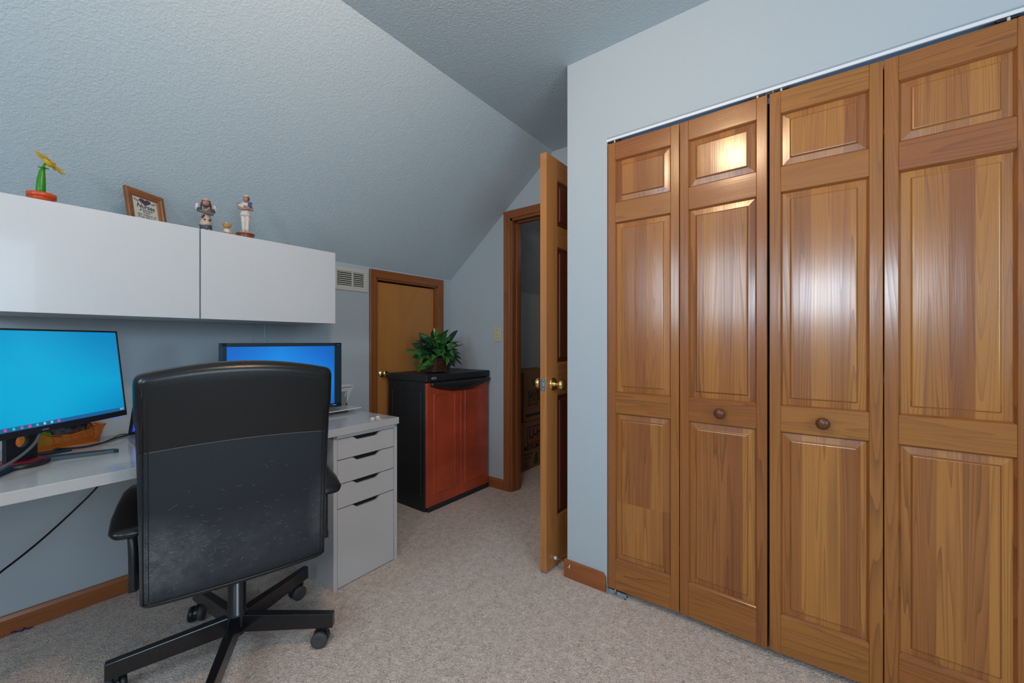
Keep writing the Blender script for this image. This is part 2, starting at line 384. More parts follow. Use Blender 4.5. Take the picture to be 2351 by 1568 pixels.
# baseboards
def baseboard(name, mb, label): return st(mb, name, 'trim', label, 'baseboard', bevel=0.003)
baseboard('baseboard_left', MB().prism([(YK - 0.013, 0), (YK, 0), (YK, 0.078), (YK - 0.006, 0.078), (YK - 0.013, 0.062)], 'x', WX, DX0 - 0.06, g='x', seed=1),
          'stained wooden baseboard along the wall under the desk')
baseboard('baseboard_far', MB().prism([(XE - 0.013, 0), (XE, 0), (XE, 0.078), (XE - 0.006, 0.078), (XE - 0.013, 0.062)], 'y', EY1 + 0.058, YK - 0.013, g='y', seed=2),
          'short stained baseboard between the cherry cabinet and the entry casing')
m = MB().prism([(OY1 + 0.003, 0), (YS + 0.013, 0), (YS + 0.013, 0.084), (OY1 + 0.016, 0.084), (OY1 + 0.003, 0.066)], 'x', XC - 0.013, XC, g='y', seed=3)
m.box(XC - 0.0, XE - 0.02, YS, YS + 0.013, 0, 0.084, g='x', seed=4)
baseboard('baseboard_right', m, 'short stained baseboard left of the closet doors')

# ------------------------------------------------------------------ panelled door leaf
def leaf_frame(mb, w_, h_, t, sw, zs_, cols, seed, mull=0.0, z0=0.0):
    """zs_: list of (z0,z1) of panel openings bottom to top; returns panel rects"""
    rnd = random.Random(seed)
    tone = lambda: rnd.uniform(0.25, 0.85)
    mb.box(0, sw, 0, t, z0, h_, g='z', seed=seed + 0.13, tone=tone()); mb.box(w_ - sw, w_, 0, t, z0, h_, g='z', seed=seed + 0.37, tone=tone())
    edges = [z0] + [q for ab in zs_ for q in ab] + [h_]
    for k in range(0, len(edges), 2):
        mb.box(sw, w_ - sw, 0.0006, t - 0.0006, edges[k], edges[k + 1], g='x', seed=seed + 0.5 + k * 0.31, tone=tone())
    rects = []
    for (a, b) in zs_:
        iw = (w_ - 2 * sw - mull * (cols - 1)) / cols
        for c in range(cols):
            x0 = sw + c * (iw + mull); rects.append((x0, x0 + iw, a, b))
            if c: mb.box(x0 - mull, x0, 0.0006, t - 0.0006, a, b, g='z', seed=seed + c + a, tone=tone())
    return rects
def raised_panel(x0, x1, z0, z1, t, seed, tone, m1=0.027):
    mb = MB()
    prof = [(0, 0.011), (m1, 0.0075), (m1 + 0.004, 0.0025), (m1 + 0.006, 0.002)]
    def ring(ins, y): return [(x0 + ins, y, z0 + ins), (x1 - ins, y, z0 + ins), (x1 - ins, y, z1 - ins), (x0 + ins, y, z1 - ins)]
    rs = [ring(i, d) for i, d in reversed(prof)] + [ring(i, t - d) for i, d in prof]
    return mb.rings(rs, g='z', seed=seed, tone=tone, smooth=False)
def sticking(mb, x0, x1, z0, z1, t, seed):
    """small moulded edge round a panel opening"""
    for f in (0, 1):
        yy = lambda d: d if f == 0 else t - d
        r = 0.006
        for a, b, g in (((x0, z0), (x1, z0), 'x'), ((x1, z0), (x1, z1), 'z'), ((x1, z1), (x0, z1), 'x'), ((x0, z1), (x0, z0), 'z')):
            cx, cz = (x0 + x1) / 2, (z0 + z1) / 2
            def ins(p, k): return (p[0] + (k if p[0] < cx else -k), p[1] + (k if p[1] < cz else -k))
            A, B = a, b; A2, B2 = ins(a, r), ins(b, r)
            mb.add([(A[0], yy(0.002), A[1]), (B[0], yy(0.002), B[1]), (B2[0], yy(0.0095), B2[1]), (A2[0], yy(0.0095), A2[1]),
                    (A[0], yy(0.0115), A[1]), (B[0], yy(0.0115), B[1])], [(0, 1, 2, 3), (3, 2, 5, 4), (0, 3, 4), (1, 5, 2)], g=g, seed=seed, tone=0.25)

# ------------------------------------------------------------------ closet: two folding pairs
LW, LT = 0.302, 0.028
LZ0, LZ1 = 0.026, 2.008
PZ = [(0.160, 0.808), (0.898, 1.652), (1.740, 1.930)]
def closet_leaf(parent, seed, knob, a, b):
    """leaf whose room-side face runs from point a (left end in the photo) to b, plan view"""
    a, b = Vector(a), Vector(b); d = (b - a); ang = math.atan2(d.y, d.x)
    fr = MB(); rects = leaf_frame(fr, LW, LZ1, LT, 0.033, PZ, 1, seed, z0=LZ0)
    for r in rects: sticking(fr, *r, LT, seed + 0.7)
    # local +y (thickness) must point away from the room: leaf x axis runs along -Y world, so +y local = +X world
    o = fr.build('door_leaf', 'pine', parent, bevel=0.0012, seg=1, loc=(a.x, a.y, 0), rot=(0, 0, ang))
    rn = random.Random(seed * 7 + 1)
    for k, r in enumerate(rects):
        raised_panel(*r, LT, seed + 0.21 * k + rn.random(), rn.uniform(0.2, 0.8)).build('panel', 'pinepanel', o, bevel=0.0006, seg=1)
    if knob:
        M = Matrix.Translation((LW / 2, 0, 0.853)) @ Matrix.Rotation(R(90), 4, 'X')
        kb = MB().lathe([(0.0001, 0.0), (0.009, 0.0), (0.008, 0.008), (0.010, 0.012), (0.0185, 0.018), (0.020, 0.024), (0.017, 0.031), (0.009, 0.0345), (0.0001, 0.0352)], 32, M)
        kb.build('knob', 'knob', o)
    return o
XD = 1.716
def hang(parent, y, dark=True):
    m = MB().box(-0.010, 0.010, -0.022, 0.022, LZ1 + 0.004, LZ1 + 0.018)
    o = m.build('slide_block', 'blackpl', parent, bevel=0.002, loc=(XD + 0.014, y, 0))
    MB().lathe([(0.0035, LZ1 - 0.001), (0.0035, LZ1 + 0.008)], 10, Matrix.Translation((-0.0105, 0, 0))).build('pin', 'cream', o)
y0 = 0.760
d3 = thing('door_3', 'left pair of folding pine closet doors, nearest the corner, with a dark wooden knob', 'door', kind='structure')
P0, P1, P2 = (XD, y0), (XD + 0.010, y0 - LW - 0.0015), (XD - 0.002, y0 - 2 * LW - 0.004)
closet_leaf(d3, 3, False, P0, P1); closet_leaf(d3, 4, True, (P1[0], P1[1] - 0.001), P2)
d4 = thing('door_4', 'right pair of folding pine closet doors, cut by the right edge of the photo', 'door', kind='structure')
y1 = P2[1] - 0.0055
Q0, Q1, Q2 = (XD + 0.0, y1), (XD + 0.008, y1 - LW - 0.0015), (XD + 0.0, y1 - 2 * LW - 0.004)
closet_leaf(d4, 5, True, Q0, Q1); closet_leaf(d4, 9, False, (Q1[0], Q1[1] - 0.001), Q2)
for p, ys in ((d3, (y0 - 0.03, P2[1] + 0.032)), (d4, (y1 - 0.035, Q2[1] + 0.05))):
    for y in ys: hang(p, y)
# hinges between the leaves of each pair (seen as dark specks in the joint)
for p, y, x in ((d3, P1[1], P1[0]), (d4, Q1[1], Q1[0])):
    for z in (0.25, 1.0, 1.8):
        MB().lathe([(0.004, z - 0.03), (0.004, z + 0.03)], 10).build('hinge', 'steel', p, loc=(x + 0.031, y, 0))
# track: white fascia, channel and grey joint
tr = thing('trim_1', 'thin white metal track above the folding closet doors', 'track', kind='structure')
MB().box(XC - 0.004, XC + 0.004, OY0, OY1 + 0.003, OZ - 0.010, OZ + 0.001).build('fascia', 'trackw', tr, bevel=0.001)
MB().box(XC - 0.0015, XC + 0.001, OY0, OY1 + 0.002, OZ + 0.001, OZ + 0.008).build('caulk_line', plain('grey_caulk', (0.30, 0.35, 0.38), 0.7), tr)
MB().box(XC + 0.004, XC + 0.05, OY0, OY1, OZ - 0.003, OZ).box(XC + 0.046, XC + 0.05, OY0, OY1, OZ - 0.03, OZ).build('channel', 'trackb', tr)
tr['label'] = 'thin white metal track above the folding closet doors'
# spring between the two centre pins
pts = []
for i in range(120):
    t_ = i / 119; a_ = t_ * 2 * math.pi * 11
    pts.append((XD + 0.016 + 0.0045 * math.cos(a_), P2[1] + 0.018 - 0.030 * t_, LZ1 + 0.011 + 0.0045 * math.sin(a_)))
MB().tube(pts, 0.0008, 6).build('spring', 'steel', tr)
MB().box(XD + 0.006, XD + 0.016, P2[1] - 0.035, P2[1] - 0.012, LZ1 + 0.004, LZ1 + 0.014).build('spring_bar', plain('aged_brass', (0.22, 0.19, 0.12), 0.4, metal=1), tr, bevel=0.001)
# floor bracket of the left pivot
br = thing('floor_bracket', 'small zinc pivot bracket on the carpet under the leftmost closet door', 'bracket', (XC - 0.012, OY1 - 0.004, 0))
m = MB().box(0, 0.030, -0.085, 0, 0, 0.003).box(0, 0.030, -0.003, 0, 0, 0.045).box(0, 0.003, -0.08, 0, 0.003, 0.009).box(0.024, 0.030, -0.08, 0, 0.003, 0.012)
m.build('plate', 'steel', br, bevel=0.0008)
MB().lathe([(0.0045, 0.003), (0.0045, 0.022), (0.003, 0.0245)], 12, Matrix.Translation((0.016, -0.032, 0))).build('pivot_pin', 'steel', br)
for yy in (-0.012, -0.058, -0.074):
    MB().lathe([(0.0045, 0.003), (0.004, 0.0055), (0.0008, 0.006)], 12, Matrix.Translation((0.012, yy, 0))).build('screw', 'steel', br)

# ------------------------------------------------------------------ casings
def casing(name, P, mat, label, seed):
    """P: list of boxes"""
    m = MB()
    for k, a in enumerate(P): m.box(*a[:6], g=a[6], seed=seed + 0.3 * k, tone=random.Random(seed + k).uniform(0.3, 0.7))
    return st(m, name, mat, label, 'trim', bevel=0.003)
cw = 0.056
ft = 0.016
# small attic door casing with a mitred look: flat field plus raised outer bead
def mitre_casing(name, axis, A, B, Z, face, sign, label, seed, depth_in, jt=0.012, stop=None):
    """casing round an opening from A to B, top Z; axis 'x' = opening lies along X on plane y=face"""
    m = MB()
    def P(u, n, z): return (u, face + sign * n, z) if axis == 'x' else (face + sign * n, u, z)
    prof = [(0.0, 0.0), (0.0, 0.009), (0.004, 0.011), (0.030, 0.012), (0.040, 0.014), (0.052, 0.0165), (cw, 0.013), (cw, 0.0)]
    ga = axis
    def leg(u, s, sd):
        rs = []
        for z, k in ((0, 0), (Z, 1)):
            rs.append([P(u + s * w_, n, z + (w_ if k else 0)) for w_, n in prof])
        m.rings(rs, g='z', seed=sd, tone=0.5, smooth=False)
    leg(A, -1, seed); leg(B, 1, seed + 0.4)
    rs = [[P(A - w_, n, Z + w_) for w_, n in prof], [P(B + w_, n, Z + w_) for w_, n in prof]]
    m.rings(rs, g=ga, seed=seed + 0.8, tone=0.45, smooth=False)
    # jambs
    d0, d1 = sign * 0.0005, -sign * depth_in
    def bx(u0, u1, z0, z1, g, sd, n0=None, n1=None):
        n0 = d0 if n0 is None else n0; n1 = d1 if n1 is None else n1
        a, b = sorted((face + n0, face + n1))
        if axis == 'x': m.box(u0, u1, a, b, z0, z1, g=g, seed=sd, tone=0.45)
        else: m.box(a, b, u0, u1, z0, z1, g=g, seed=sd, tone=0.45)
    bx(A, A + jt, 0, Z, 'z', seed + 1.1); bx(B - jt, B, 0, Z, 'z', seed + 1.4); bx(A, B, Z - jt, Z, ga, seed + 1.7)
    if stop:
        n0, n1 = stop
        bx(A + jt, A + jt + 0.011, 0, Z - jt, 'z', seed + 2.1, -sign * n0, -sign * n1); bx(B - jt - 0.011, B - jt, 0, Z - jt, 'z', seed + 2.4, -sign * n0, -sign * n1)
        bx(A + jt, B - jt, Z - jt - 0.011, Z - jt, ga, seed + 2.7, -sign * n0, -sign * n1)
    return st(m, name, 'casing', label, 'trim', bevel=0.0008)
mitre_casing('trim_2', 'x', DX0, DX1, DZ, YK, -1, 'stained wooden casing round the low attic door', 21, 0.09)
mitre_casing('trim_3', 'y', EY0, EY1, EZ, XE, -1, 'stained wooden casing and jamb of the entry doorway', 31, T, jt=0.018, stop=(0.045, 0.080))
mitre_casing('trim_4', 'y', EY0, EY1, EZ, XE + T, 1, 'casing on the hall side of the entry doorway', 41, 0.001)
# strike plate on the jamb
sp_ = tag(MB().box(XE + 0.008, XE + 0.036, EY1 - 0.0195, EY1 - 0.0175, 0.90, 0.957).build('strike_plate', 'brass', bevel=0.0005), 'small dark brass strike plate on the entry door jamb', 'strike plate')

# low attic door
d2 = thing('door_2', 'low flat birch attic door with a brass knob behind the plant', 'door', (DX0 + 0.014, YK + 0.028, 0.012), kind='structure')
dw = DX1 - DX0 - 0.030
MB().box(0, dw, 0, 0.035, 0, DZ - 0.034, g='z', seed=2.2).build('door_leaf', 'birch', d2, bevel=0.001)
for z in (1.18, 0.2):
    MB().lathe([(0.0055, z - 0.04), (0.0055, z + 0.04), (0.003, z + 0.045)], 12, Matrix.Translation((dw + 0.002, -0.006, 0))).build('hinge', 'brass', d2)
def knob_set(parent, M, s=1.0):
    prof = [(0.0001, 0), (0.032, 0), (0.032, 0.003), (0.027, 0.007), (0.015, 0.010), (0.0115, 0.014), (0.0105, 0.020), (0.0115, 0.026), (0.018, 0.033), (0.025, 0.041), (0.027, 0.050), (0.0245, 0.058), (0.015, 0.0625), (0.0001, 0.063)]
    return MB().lathe([(r * s, z * s) for r, z in prof], 40, M).build('knob', 'brass', parent)
knob_set(d2, Matrix.Translation((0.052, 0, 0.885)) @ Matrix.Rotation(R(90), 4, 'X'), 0.95)
MB().box(-0.0015, 0.0005, -0.001, 0.012, 0.885, 0.925).build('latch', 'brass', d2)

# entry door, open at a right angle to its wall
d1 = thing('door_1', 'open panelled wooden entry door standing edge on to the camera with brass knobs', 'door', (1.668, 1.056, 0.010), kind='structure')
EW, EH, ET = 0.762, 2.030, 0.035
fr = MB(); rects = leaf_frame(fr, EW, EH, ET, 0.105, [(0.235, 0.845), (1.005, 1.590), (1.695, 1.925)], 2, 17, mull=0.10)
for r in rects: sticking(fr, *r, ET, 17.7)
fro = fr.build('door_leaf', 'doorwood', d1, bevel=0.0015, seg=2)
for k, r in enumerate(rects):
    raised_panel(*r, ET, 17 + 0.3 * k, 0.3 + 0.1 * (k % 3)).build('panel', 'doordark', d1, bevel=0.0006, seg=1)
knob_set(d1, Matrix.Translation((0.062, 0, 0.905)) @ Matrix.Rotation(R(90), 4, 'X'))
knob_set(d1, Matrix.Translation((0.062, ET, 0.905)) @ Matrix.Rotation(R(-90), 4, 'X'))
lp = MB().box(-0.0012, 0.0005, 0.0045, 0.0305, 0.876, 0.934).build('latch_plate', plain('latch_steel', (0.42, 0.52, 0.46), 0.35, metal=1), d1, bevel=0.0004)
MB().box(-0.007, -0.001, 0.011, 0.024, 0.896, 0.915).build('bolt', 'steel', lp, bevel=0.002)
for z in (0.883, 0.927):
    MB().lathe([(0.004, 0), (0.003, 0.0012), (0.0002, 0.0014)], 12, Matrix.Translation((-0.001, 0.0175, z)) @ Matrix.Rotation(R(-90), 4, 'Y')).build('screw', 'steel', lp)
# door stop on the baseboard return
ds = thing('door_stop', 'brass rod door stop with a white tip on the baseboard behind the entry door', 'door stop', (1.738, YS + 0.013, 0.055))
MB().lathe([(0.012, 0), (0.011, 0.004), (0.004, 0.006), (0.004, 0.058)], 16, Matrix.Rotation(R(-90), 4, 'X')).build('rod', 'brass', ds)
MB().lathe([(0.007, 0.057), (0.0085, 0.060), (0.0085, 0.070), (0.005, 0.073), (0.0005, 0.0735)], 16, Matrix.Rotation(R(-90), 4, 'X')).build('tip', 'white', ds)
# small clear hook stuck to the baseboard face
hk = tag(MB().tube(smoothcurve([(0, 0.006, 0.004), (-0.007, 0.001, 0), (-0.009, 0.0, 0.010), (-0.006, 0, 0.016)]), 0.0022, 8).tube([(-0.001, 0.014, -0.004), (-0.001, 0.006, 0.004)], 0.0022, 8).build('adhesive_hook', plain('clear_plastic', (0.55, 0.62, 0.66), 0.2), loc=(XC - 0.0135, 0.945, 0.055)),
         'tiny translucent hook stuck to the short baseboard at the corner', 'hook')

# ------------------------------------------------------------------ light switch, air grille
sw = thing('light_switch', 'almond toggle light switch on the end wall beside the doorway', 'light switch', (XE, 1.977, 1.180))
MB().box(-0.006, 0, -0.035, 0.035, -0.0575, 0.0575).build('switch_plate', 'beige', sw, bevel=0.003)
MB().add([(-0.006, -0.005, -0.012), (-0.006, 0.005, -0.012), (-0.006, 0.005, 0.012), (-0.006, -0.005, 0.012), (-0.016, -0.003, 0.006), (-0.016, 0.003, 0.006), (-0.014, 0.003, 0.012), (-0.014, -0.003, 0.012)],
         [(0, 1, 5, 4), (1, 2, 6, 5), (2, 3, 7, 6), (3, 0, 4, 7), (4, 5, 6, 7), (0, 3, 2, 1)]).build('toggle', 'beige', sw)
for z in (0.030, -0.030):
    MB().lathe([(0.0035, 0), (0.003, 0.001), (0.0003, 0.0012)], 12, Matrix.Translation((-0.006, 0, z)) @ Matrix.Rotation(R(-90), 4, 'Y')).build('screw', plain('dark_screw', (0.1, 0.09, 0.06), 0.4), sw)

gx0, gx1, gz0, gz1 = 1.18, 1.640, 1.462, 1.612
gr = thing('air_return_grille', 'cream slotted air grille between the wall cabinet and the attic door', 'air vent', (0, YK, 0))
m = MB(); bw = 0.032
for a in ((gx0, gx1, gz0, gz0 + bw), (gx0, gx1, gz1 - 0.026, gz1), (gx0, gx0 + bw, gz0 + bw, gz1 - 0.026), (gx1 - bw, gx1, gz0 + bw, gz1 - 0.026)):
    m.box(a[0], a[1], -0.008, 0, a[2], a[3])
for xx in (1.3, 1.41, 1.525): m.box(xx - 0.006, xx + 0.006, -0.006, 0, gz0 + bw, gz1 - 0.026)
m.build('grille_frame', 'cream', gr, bevel=0.0015)
m = MB(); n_ = 7
for k in range(n_):
    z = gz0 + bw + (gz1 - gz0 - bw - 0.026) * (k + 0.5) / n_
    m.prism([(-0.006, z - 0.0015), (-0.005, z + 0.0025), (-0.0005, z + 0.0065), (-0.0005, z + 0.0035)], 'x', gx0 + bw, gx1 - bw)
m.build('louvre', 'cream', gr)
MB().box(gx0 + 0.01, gx1 - 0.01, -0.0006, -0.0002, gz0 + 0.02, gz1 - 0.02).build('duct_shade', 'dark', gr)  # thin dark sheet standing in for the shade behind the louvres
MB().lathe([(0.004, 0), (0.003, 0.0015), (0.0003, 0.002)], 12, Matrix.Translation((gx1 - 0.013, -0.008, gz0 + 0.075)) @ Matrix.Rotation(R(90), 4, 'X')).build('screw', 'steel', gr)

# ------------------------------------------------------------------ wall cabinets
CY, CZ0, CZ1 = 2.085, 1.222, 1.602
def wall_cabinet(x0, x1, label, askew=0.0):
    t = thing('wall_cabinet', label, 'cabinet', (x0, YK, CZ0), group='white wall cabinets over the desk')
    w_ = x1 - x0; y0_ = CY + 0.018 - YK; h_ = CZ1 - CZ0; tk = 0.016
    m = MB().box(0, w_, y0_, -0.001, 0, tk).box(0, w_, y0_, -0.001, h_ - tk, h_).box(0, tk, y0_, -0.001, tk, h_ - tk).box(w_ - tk, w_, y0_, -0.001, tk, h_ - tk).box(tk, w_ - tk, -0.008, -0.001, tk, h_ - tk)
    m.build('body', 'satin', t, bevel=0.001)
    d = MB().box(0.0015, w_ - 0.0015, -0.018, 0, 0, h_)
    d.build('cabinet_door', 'white', t, bevel=0.0012, loc=(0, y0_ - 0.0015, -0.001), rot=(0, 0, askew))
    return t
wall_cabinet(-0.022, 0.577, 'left white flat fronted wall cabinet with the flower toy and plaque on top', R(0.25))
wall_cabinet(0.579, 1.179, 'right white flat fronted wall cabinet beside the air grille')

# ------------------------------------------------------------------ desk and drawer unit
DESK_Z = 0.734
drot = R(2.7)
desk = thing('desk', 'long white gloss desk under the wall cabinets', 'desk', (1.333, 1.743, 0), drot)
MB().box(-2.0, 0, 0, 0.66, DESK_Z - 0.034, DESK_Z).build('desktop', 'desk', desk, bevel=0.0015)
for x, y in ((-1.94, 0.06), (-1.94, 0.60)):
    MB().lathe([(0.020, 0), (0.020, DESK_Z - 0.034)], 20, Matrix.Translation((x, y, 0))).build('leg', 'satin', desk)
al = thing('drawer_unit', 'white four drawer unit with cut-out grips under the right end of the desk', 'drawer unit', (1.328, 1.753, 0), R(1.6))
AW, AH, AD = 0.352, 0.698, 0.56
m = MB().box(-AW, -AW + 0.018, 0, AD, 0, AH).box(-0.018, 0, 0, AD, 0, AH).box(-AW, 0, 0, AD, AH - 0.016, AH).box(-AW + 0.018, -0.018, 0.02, AD, 0.01, 0.03).box(-AW + 0.018, -0.018, AD - 0.01, AD, 0.03, AH - 0.02)
m.build('body', 'drawer', al, bevel=0.001)
MB().box(-AW + 0.018, -0.018, 0.022, 0.026, 0.03, AH - 0.018).build('cavity_shade', 'dark', al)  # dark sheet painted as the shade seen through the drawer grips
fx0, fx1 = -AW + 0.0205, -0.0205
dz = [(0.004, 0.360), (0.364, 0.471), (0.475, 0.582), (0.586, 0.679)]
for k, (a, b) in enumerate(dz):
    xm = (fx0 + fx1) / 2 + 0.0; hw = 0.080
    top = [(fx0, b), (xm - hw, b)]
    for t_ in (0.2, 0.4, 0.6, 0.8, 1.0):
        top.append((xm - hw + 0.03 * t_, b - 0.017 * (3 * t_ ** 2 - 2 * t_ ** 3)))
    for t_ in (1.0, 0.8, 0.6, 0.4, 0.2):
        top.append((xm + hw - 0.03 * t_, b - 0.017 * (3 * t_ ** 2 - 2 * t_ ** 3)))
    top += [(xm + hw, b), (fx1, b)]
    poly = [(fx1, a), (fx0, a)] + top
    MB().prism(poly, 'y', 0.002, 0.018).build('drawer_front', 'drawer', al, bevel=0.0012, seg=1)

# ------------------------------------------------------------------ monitors
def glow(name, c, s, edge=None):
    m = bpy.data.materials.new(name); nt, N, L, b = nodes(m)
    b.inputs['Base Color'].default_value = (0.01, 0.01, 0.012, 1); b.inputs['Roughness'].default_value = 0.25
    b.inputs['Emission Strength'].default_value = s
    if edge:
        tc = N.new('ShaderNodeTexCoord'); sp2 = N.new('ShaderNodeSeparateXYZ'); L.new(tc.outputs['Generated'], sp2.inputs[0])
        r = N.new('ShaderNodeValToRGB'); r.color_ramp.interpolation = 'EASE'
        r.color_ramp.elements[0].color = (*c, 1); r.color_ramp.elements[1].color = (*edge, 1)
        r.color_ramp.elements[0].position = 0.2; r.color_ramp.elements[1].position = 1.0
        x = math_n(N, L, 'ABSOLUTE', math_n(N, L, 'SUBTRACT', sp2.outputs[0], 0.45))
        z = math_n(N, L, 'MULTIPLY', math_n(N, L, 'ABSOLUTE', math_n(N, L, 'SUBTRACT', sp2.outputs[2], 0.4)), 0.9)
        L.new(math_n(N, L, 'ADD', x, z), r.inputs['Fac']); L.new(r.outputs['Color'], b.inputs['Emission Color'])
    else: b.inputs['Emission Color'].default_value = (*c, 1)
    return m
cyan = glow('screen_cyan', (0.0, 0.44, 0.76), 1.0, (0.0, 0.27, 0.60))
blue = glow('screen_blue', (0.0, 0.29, 0.88), 1.0, (0.0, 0.14, 0.62))
task = glow('taskbar_blue', (0.01, 0.13, 0.34), 1.0)
white_e = glow('icon_white', (0.55, 0.65, 0.72), 1.0); pink_e = glow('icon_pink', (0.65, 0.08, 0.30), 1.0)
red_e = glow('icon_red', (0.6, 0.12, 0.12), 1.0); teal_e = glow('icon_teal', (0.05, 0.55, 0.45), 1.0); gold_e = glow('icon_gold', (0.7, 0.4, 0.08), 1.0)

# left monitor: local x along its width (right edge at +W/2), local -y faces the viewer
m1a = R(42.3)
PR = Vector((0.364, 2.172)); MW, MH = 0.610, 0.325
mdir = Vector((math.cos(m1a), math.sin(m1a)))
C1 = PR - mdir * (MW / 2)
mon = thing('monitor', 'large black framed monitor at the left edge showing a plain cyan desktop', 'monitor', (C1.x, C1.y, DESK_Z), m1a, group='desk monitors')
tilt = Matrix.Translation((0, 0, 0.108)) @ Matrix.Rotation(R(-6.5), 4, 'X')
def xf(mb, T_): mb.v = [tuple(T_ @ Vector(p)) for p in mb.v]; return mb
bz = 0.006
m = MB().box(-MW/2, MW/2, 0.002, 0.022, -0.004, MH)
for a in ((-MW/2, MW/2, -0.004, 0.016), (-MW/2, MW/2, MH - bz, MH), (-MW/2, -MW/2 + bz, 0, MH), (MW/2 - bz, MW/2, 0, MH)): m.box(a[0], a[1], -0.002, 0.003, a[2], a[3])
m.box(-0.16, 0.16, 0.02, 0.05, 0.03, 0.26)
xf(m, tilt).build('monitor_case', 'blackpl', mon, bevel=0.0012)
scr = xf(MB().box(-MW/2 + bz, MW/2 - bz, 0.0005, 0.0018, 0.016, MH - bz), tilt).build('screen', cyan, mon)
xf(MB().box(-MW/2 + bz, MW/2 - bz, 0.0, 0.0005, 0.016, 0.0285), tilt).build('taskbar', task, scr)
icons = [(white_e, -0.085), (pink_e, -0.063), (teal_e, -0.041), (red_e, -0.019), (pink_e, 0.003), (teal_e, 0.025), (white_e, 0.047), (white_e, 0.069), (pink_e, 0.091)]
for k, (mt, x) in enumerate(icons):
    x -= 0.045
    mb = MB()
    if k in (4, 8): mb.box(x - 0.0042, x + 0.0042, -0.0004, 0, 0.0185, 0.0268)
    else: mb.lathe([(0.0042, 0), (0.0042, 0.0004)], 14, Matrix.Translation((x, 0, 0.0226)) @ Matrix.Rotation(R(90), 4, 'X'), smooth=False)
    xf(mb, tilt).build('icon', mt, scr)
    if k in (2, 3, 6, 7):
        xf(MB().box(x - 0.002, x + 0.0035, -0.0007, -0.0003, 0.0195, 0.0225), tilt).build('icon', [gold_e, white_e, teal_e, cyan][k % 4], scr)
for z in (0.0235, 0.0195):
    text('clock', '12:04 PM' if z > 0.022 else '8/21/24', 0.0045, white_e, scr, tilt @ Matrix.Translation((MW/2 - 0.019, -0.0004, z)) @ Matrix.Rotation(R(90), 4, 'X'))
text('maker_mark', 'omen', 0.009, plain('mark_grey', (0.22, 0.24, 0.26), 0.4), mon, tilt @ Matrix.Translation((0.0, -0.0022, 0.002)) @ Matrix.Rotation(R(90), 4, 'X'), weight=0.0002)
xf(MB().box(MW/2 - 0.045, MW/2 - 0.030, 0.004, 0.012, -0.0065, -0.004), tilt).build('power_light', glow('led_blue', (0.02, 0.06, 1.0), 2.0), mon)
# neck with a round cable hole, base ring and the two splayed feet
m = MB(); nx, hz, hr = 0.045, 0.078, 0.019
n_ = 24; outer = []; inner = []
for i in range(n_):
    a = 2 * math.pi * i / n_; c_, s_ = math.cos(a), math.sin(a)
    k = 1 / max(abs(c_), abs(s_)); inner.append((hr * c_, hz + hr * s_)); outer.append((min(nx, max(-nx, nx * c_ * k)), max(0.006, min(0.15, hz + (0.072 * s_ * k)))))
rs = [[(p[0] - 0.01, y, p[1]) for p in ring] for ring, y in ((inner, 0.055), (outer, 0.055), (outer, 0.067), (inner, 0.067))]
m.rings(rs, closed=True, smooth=False)
m.box(-0.04, 0.03, 0.045, 0.067, 0.15, 0.27)
m.build('neck', 'blackpl', mon, bevel=0.001)
red = plain('crimson_trim', (0.16, 0.006, 0.018), 0.4)
MB().lathe([(0.058, 0.0), (0.062, 0.003), (0.062, 0.013), (0.058, 0.016)], 40, Matrix.Translation((-0.01, 0.060, 0))).build('base_ring', 'blackpl', mon, bevel=0.001)
MB().lathe([(0.055, 0.0158), (0.055, 0.0175), (0.0, 0.0178)], 40, Matrix.Translation((-0.01, 0.060, 0))).build('base_cap', red, mon)
fm = plain('foot_blue_black', (0.020, 0.042, 0.058), 0.35)
for sx in (1, -1):
    p0 = Vector((-0.01 + sx * 0.045, 0.045, 0)); p1 = Vector((0.140, -0.104, 0)) if sx > 0 else Vector((-0.20, -0.02, 0))
    d = (p1 - p0).normalized(); nn = Vector((-d.y, d.x, 0))
    rs = []
    for p, hw, h in ((p0, 0.016, 0.016), (p1 - d * 0.012, 0.010, 0.013), (p1, 0.005, 0.010)):
        rs.append([tuple(p + nn * hw + Vector((0, 0, 0))), tuple(p - nn * hw), tuple(p - nn * hw + Vector((0, 0, h * 0.8))), tuple(p - nn * hw * 0.5 + Vector((0, 0, h))), tuple(p + nn * hw * 0.7 + Vector((0, 0, h)))])
    MB().rings(rs, smooth=False).build('foot', fm, mon, bevel=0.001)

# right monitor
m2 = thing('monitor', 'square framed black monitor behind the chair showing a plain blue desktop', 'monitor', (0.915, 2.040, DESK_Z), R(0.5), group='desk monitors')
W2, H2, Z2 = 0.548, 0.338, 0.046
m = MB().box(-W2/2, W2/2, 0.004, 0.040, Z2, Z2 + H2).box(-W2/2 + 0.08, W2/2 - 0.08, 0.04, 0.055, Z2 + 0.05, Z2 + H2 - 0.05)
for a in ((-W2/2, W2/2, Z2, Z2 + 0.021), (-W2/2, W2/2, Z2 + H2 - 0.0165, Z2 + H2), (-W2/2, -W2/2 + 0.018, Z2, Z2 + H2), (W2/2 - 0.040, W2/2, Z2, Z2 + H2)): m.box(a[0], a[1], 0, 0.005, a[2], a[3])
navy = plain('bezel_blue_black', (0.012, 0.030, 0.045), 0.3)
m.build('monitor_case', navy, m2, bevel=0.0015)
s2 = MB().box(-W2/2 + 0.018, W2/2 - 0.040, 0.002, 0.0038, Z2 + 0.021, Z2 + H2 - 0.0165).build('screen', blue, m2)
text('maker_mark', 'ASUS', 0.0065, plain('mark_light', (0.30, 0.33, 0.36), 0.4), m2, Matrix.Translation((W2/2 - 0.019, -0.0003, Z2 + H2 - 0.012)) @ Matrix.Rotation(R(90), 4, 'X'))
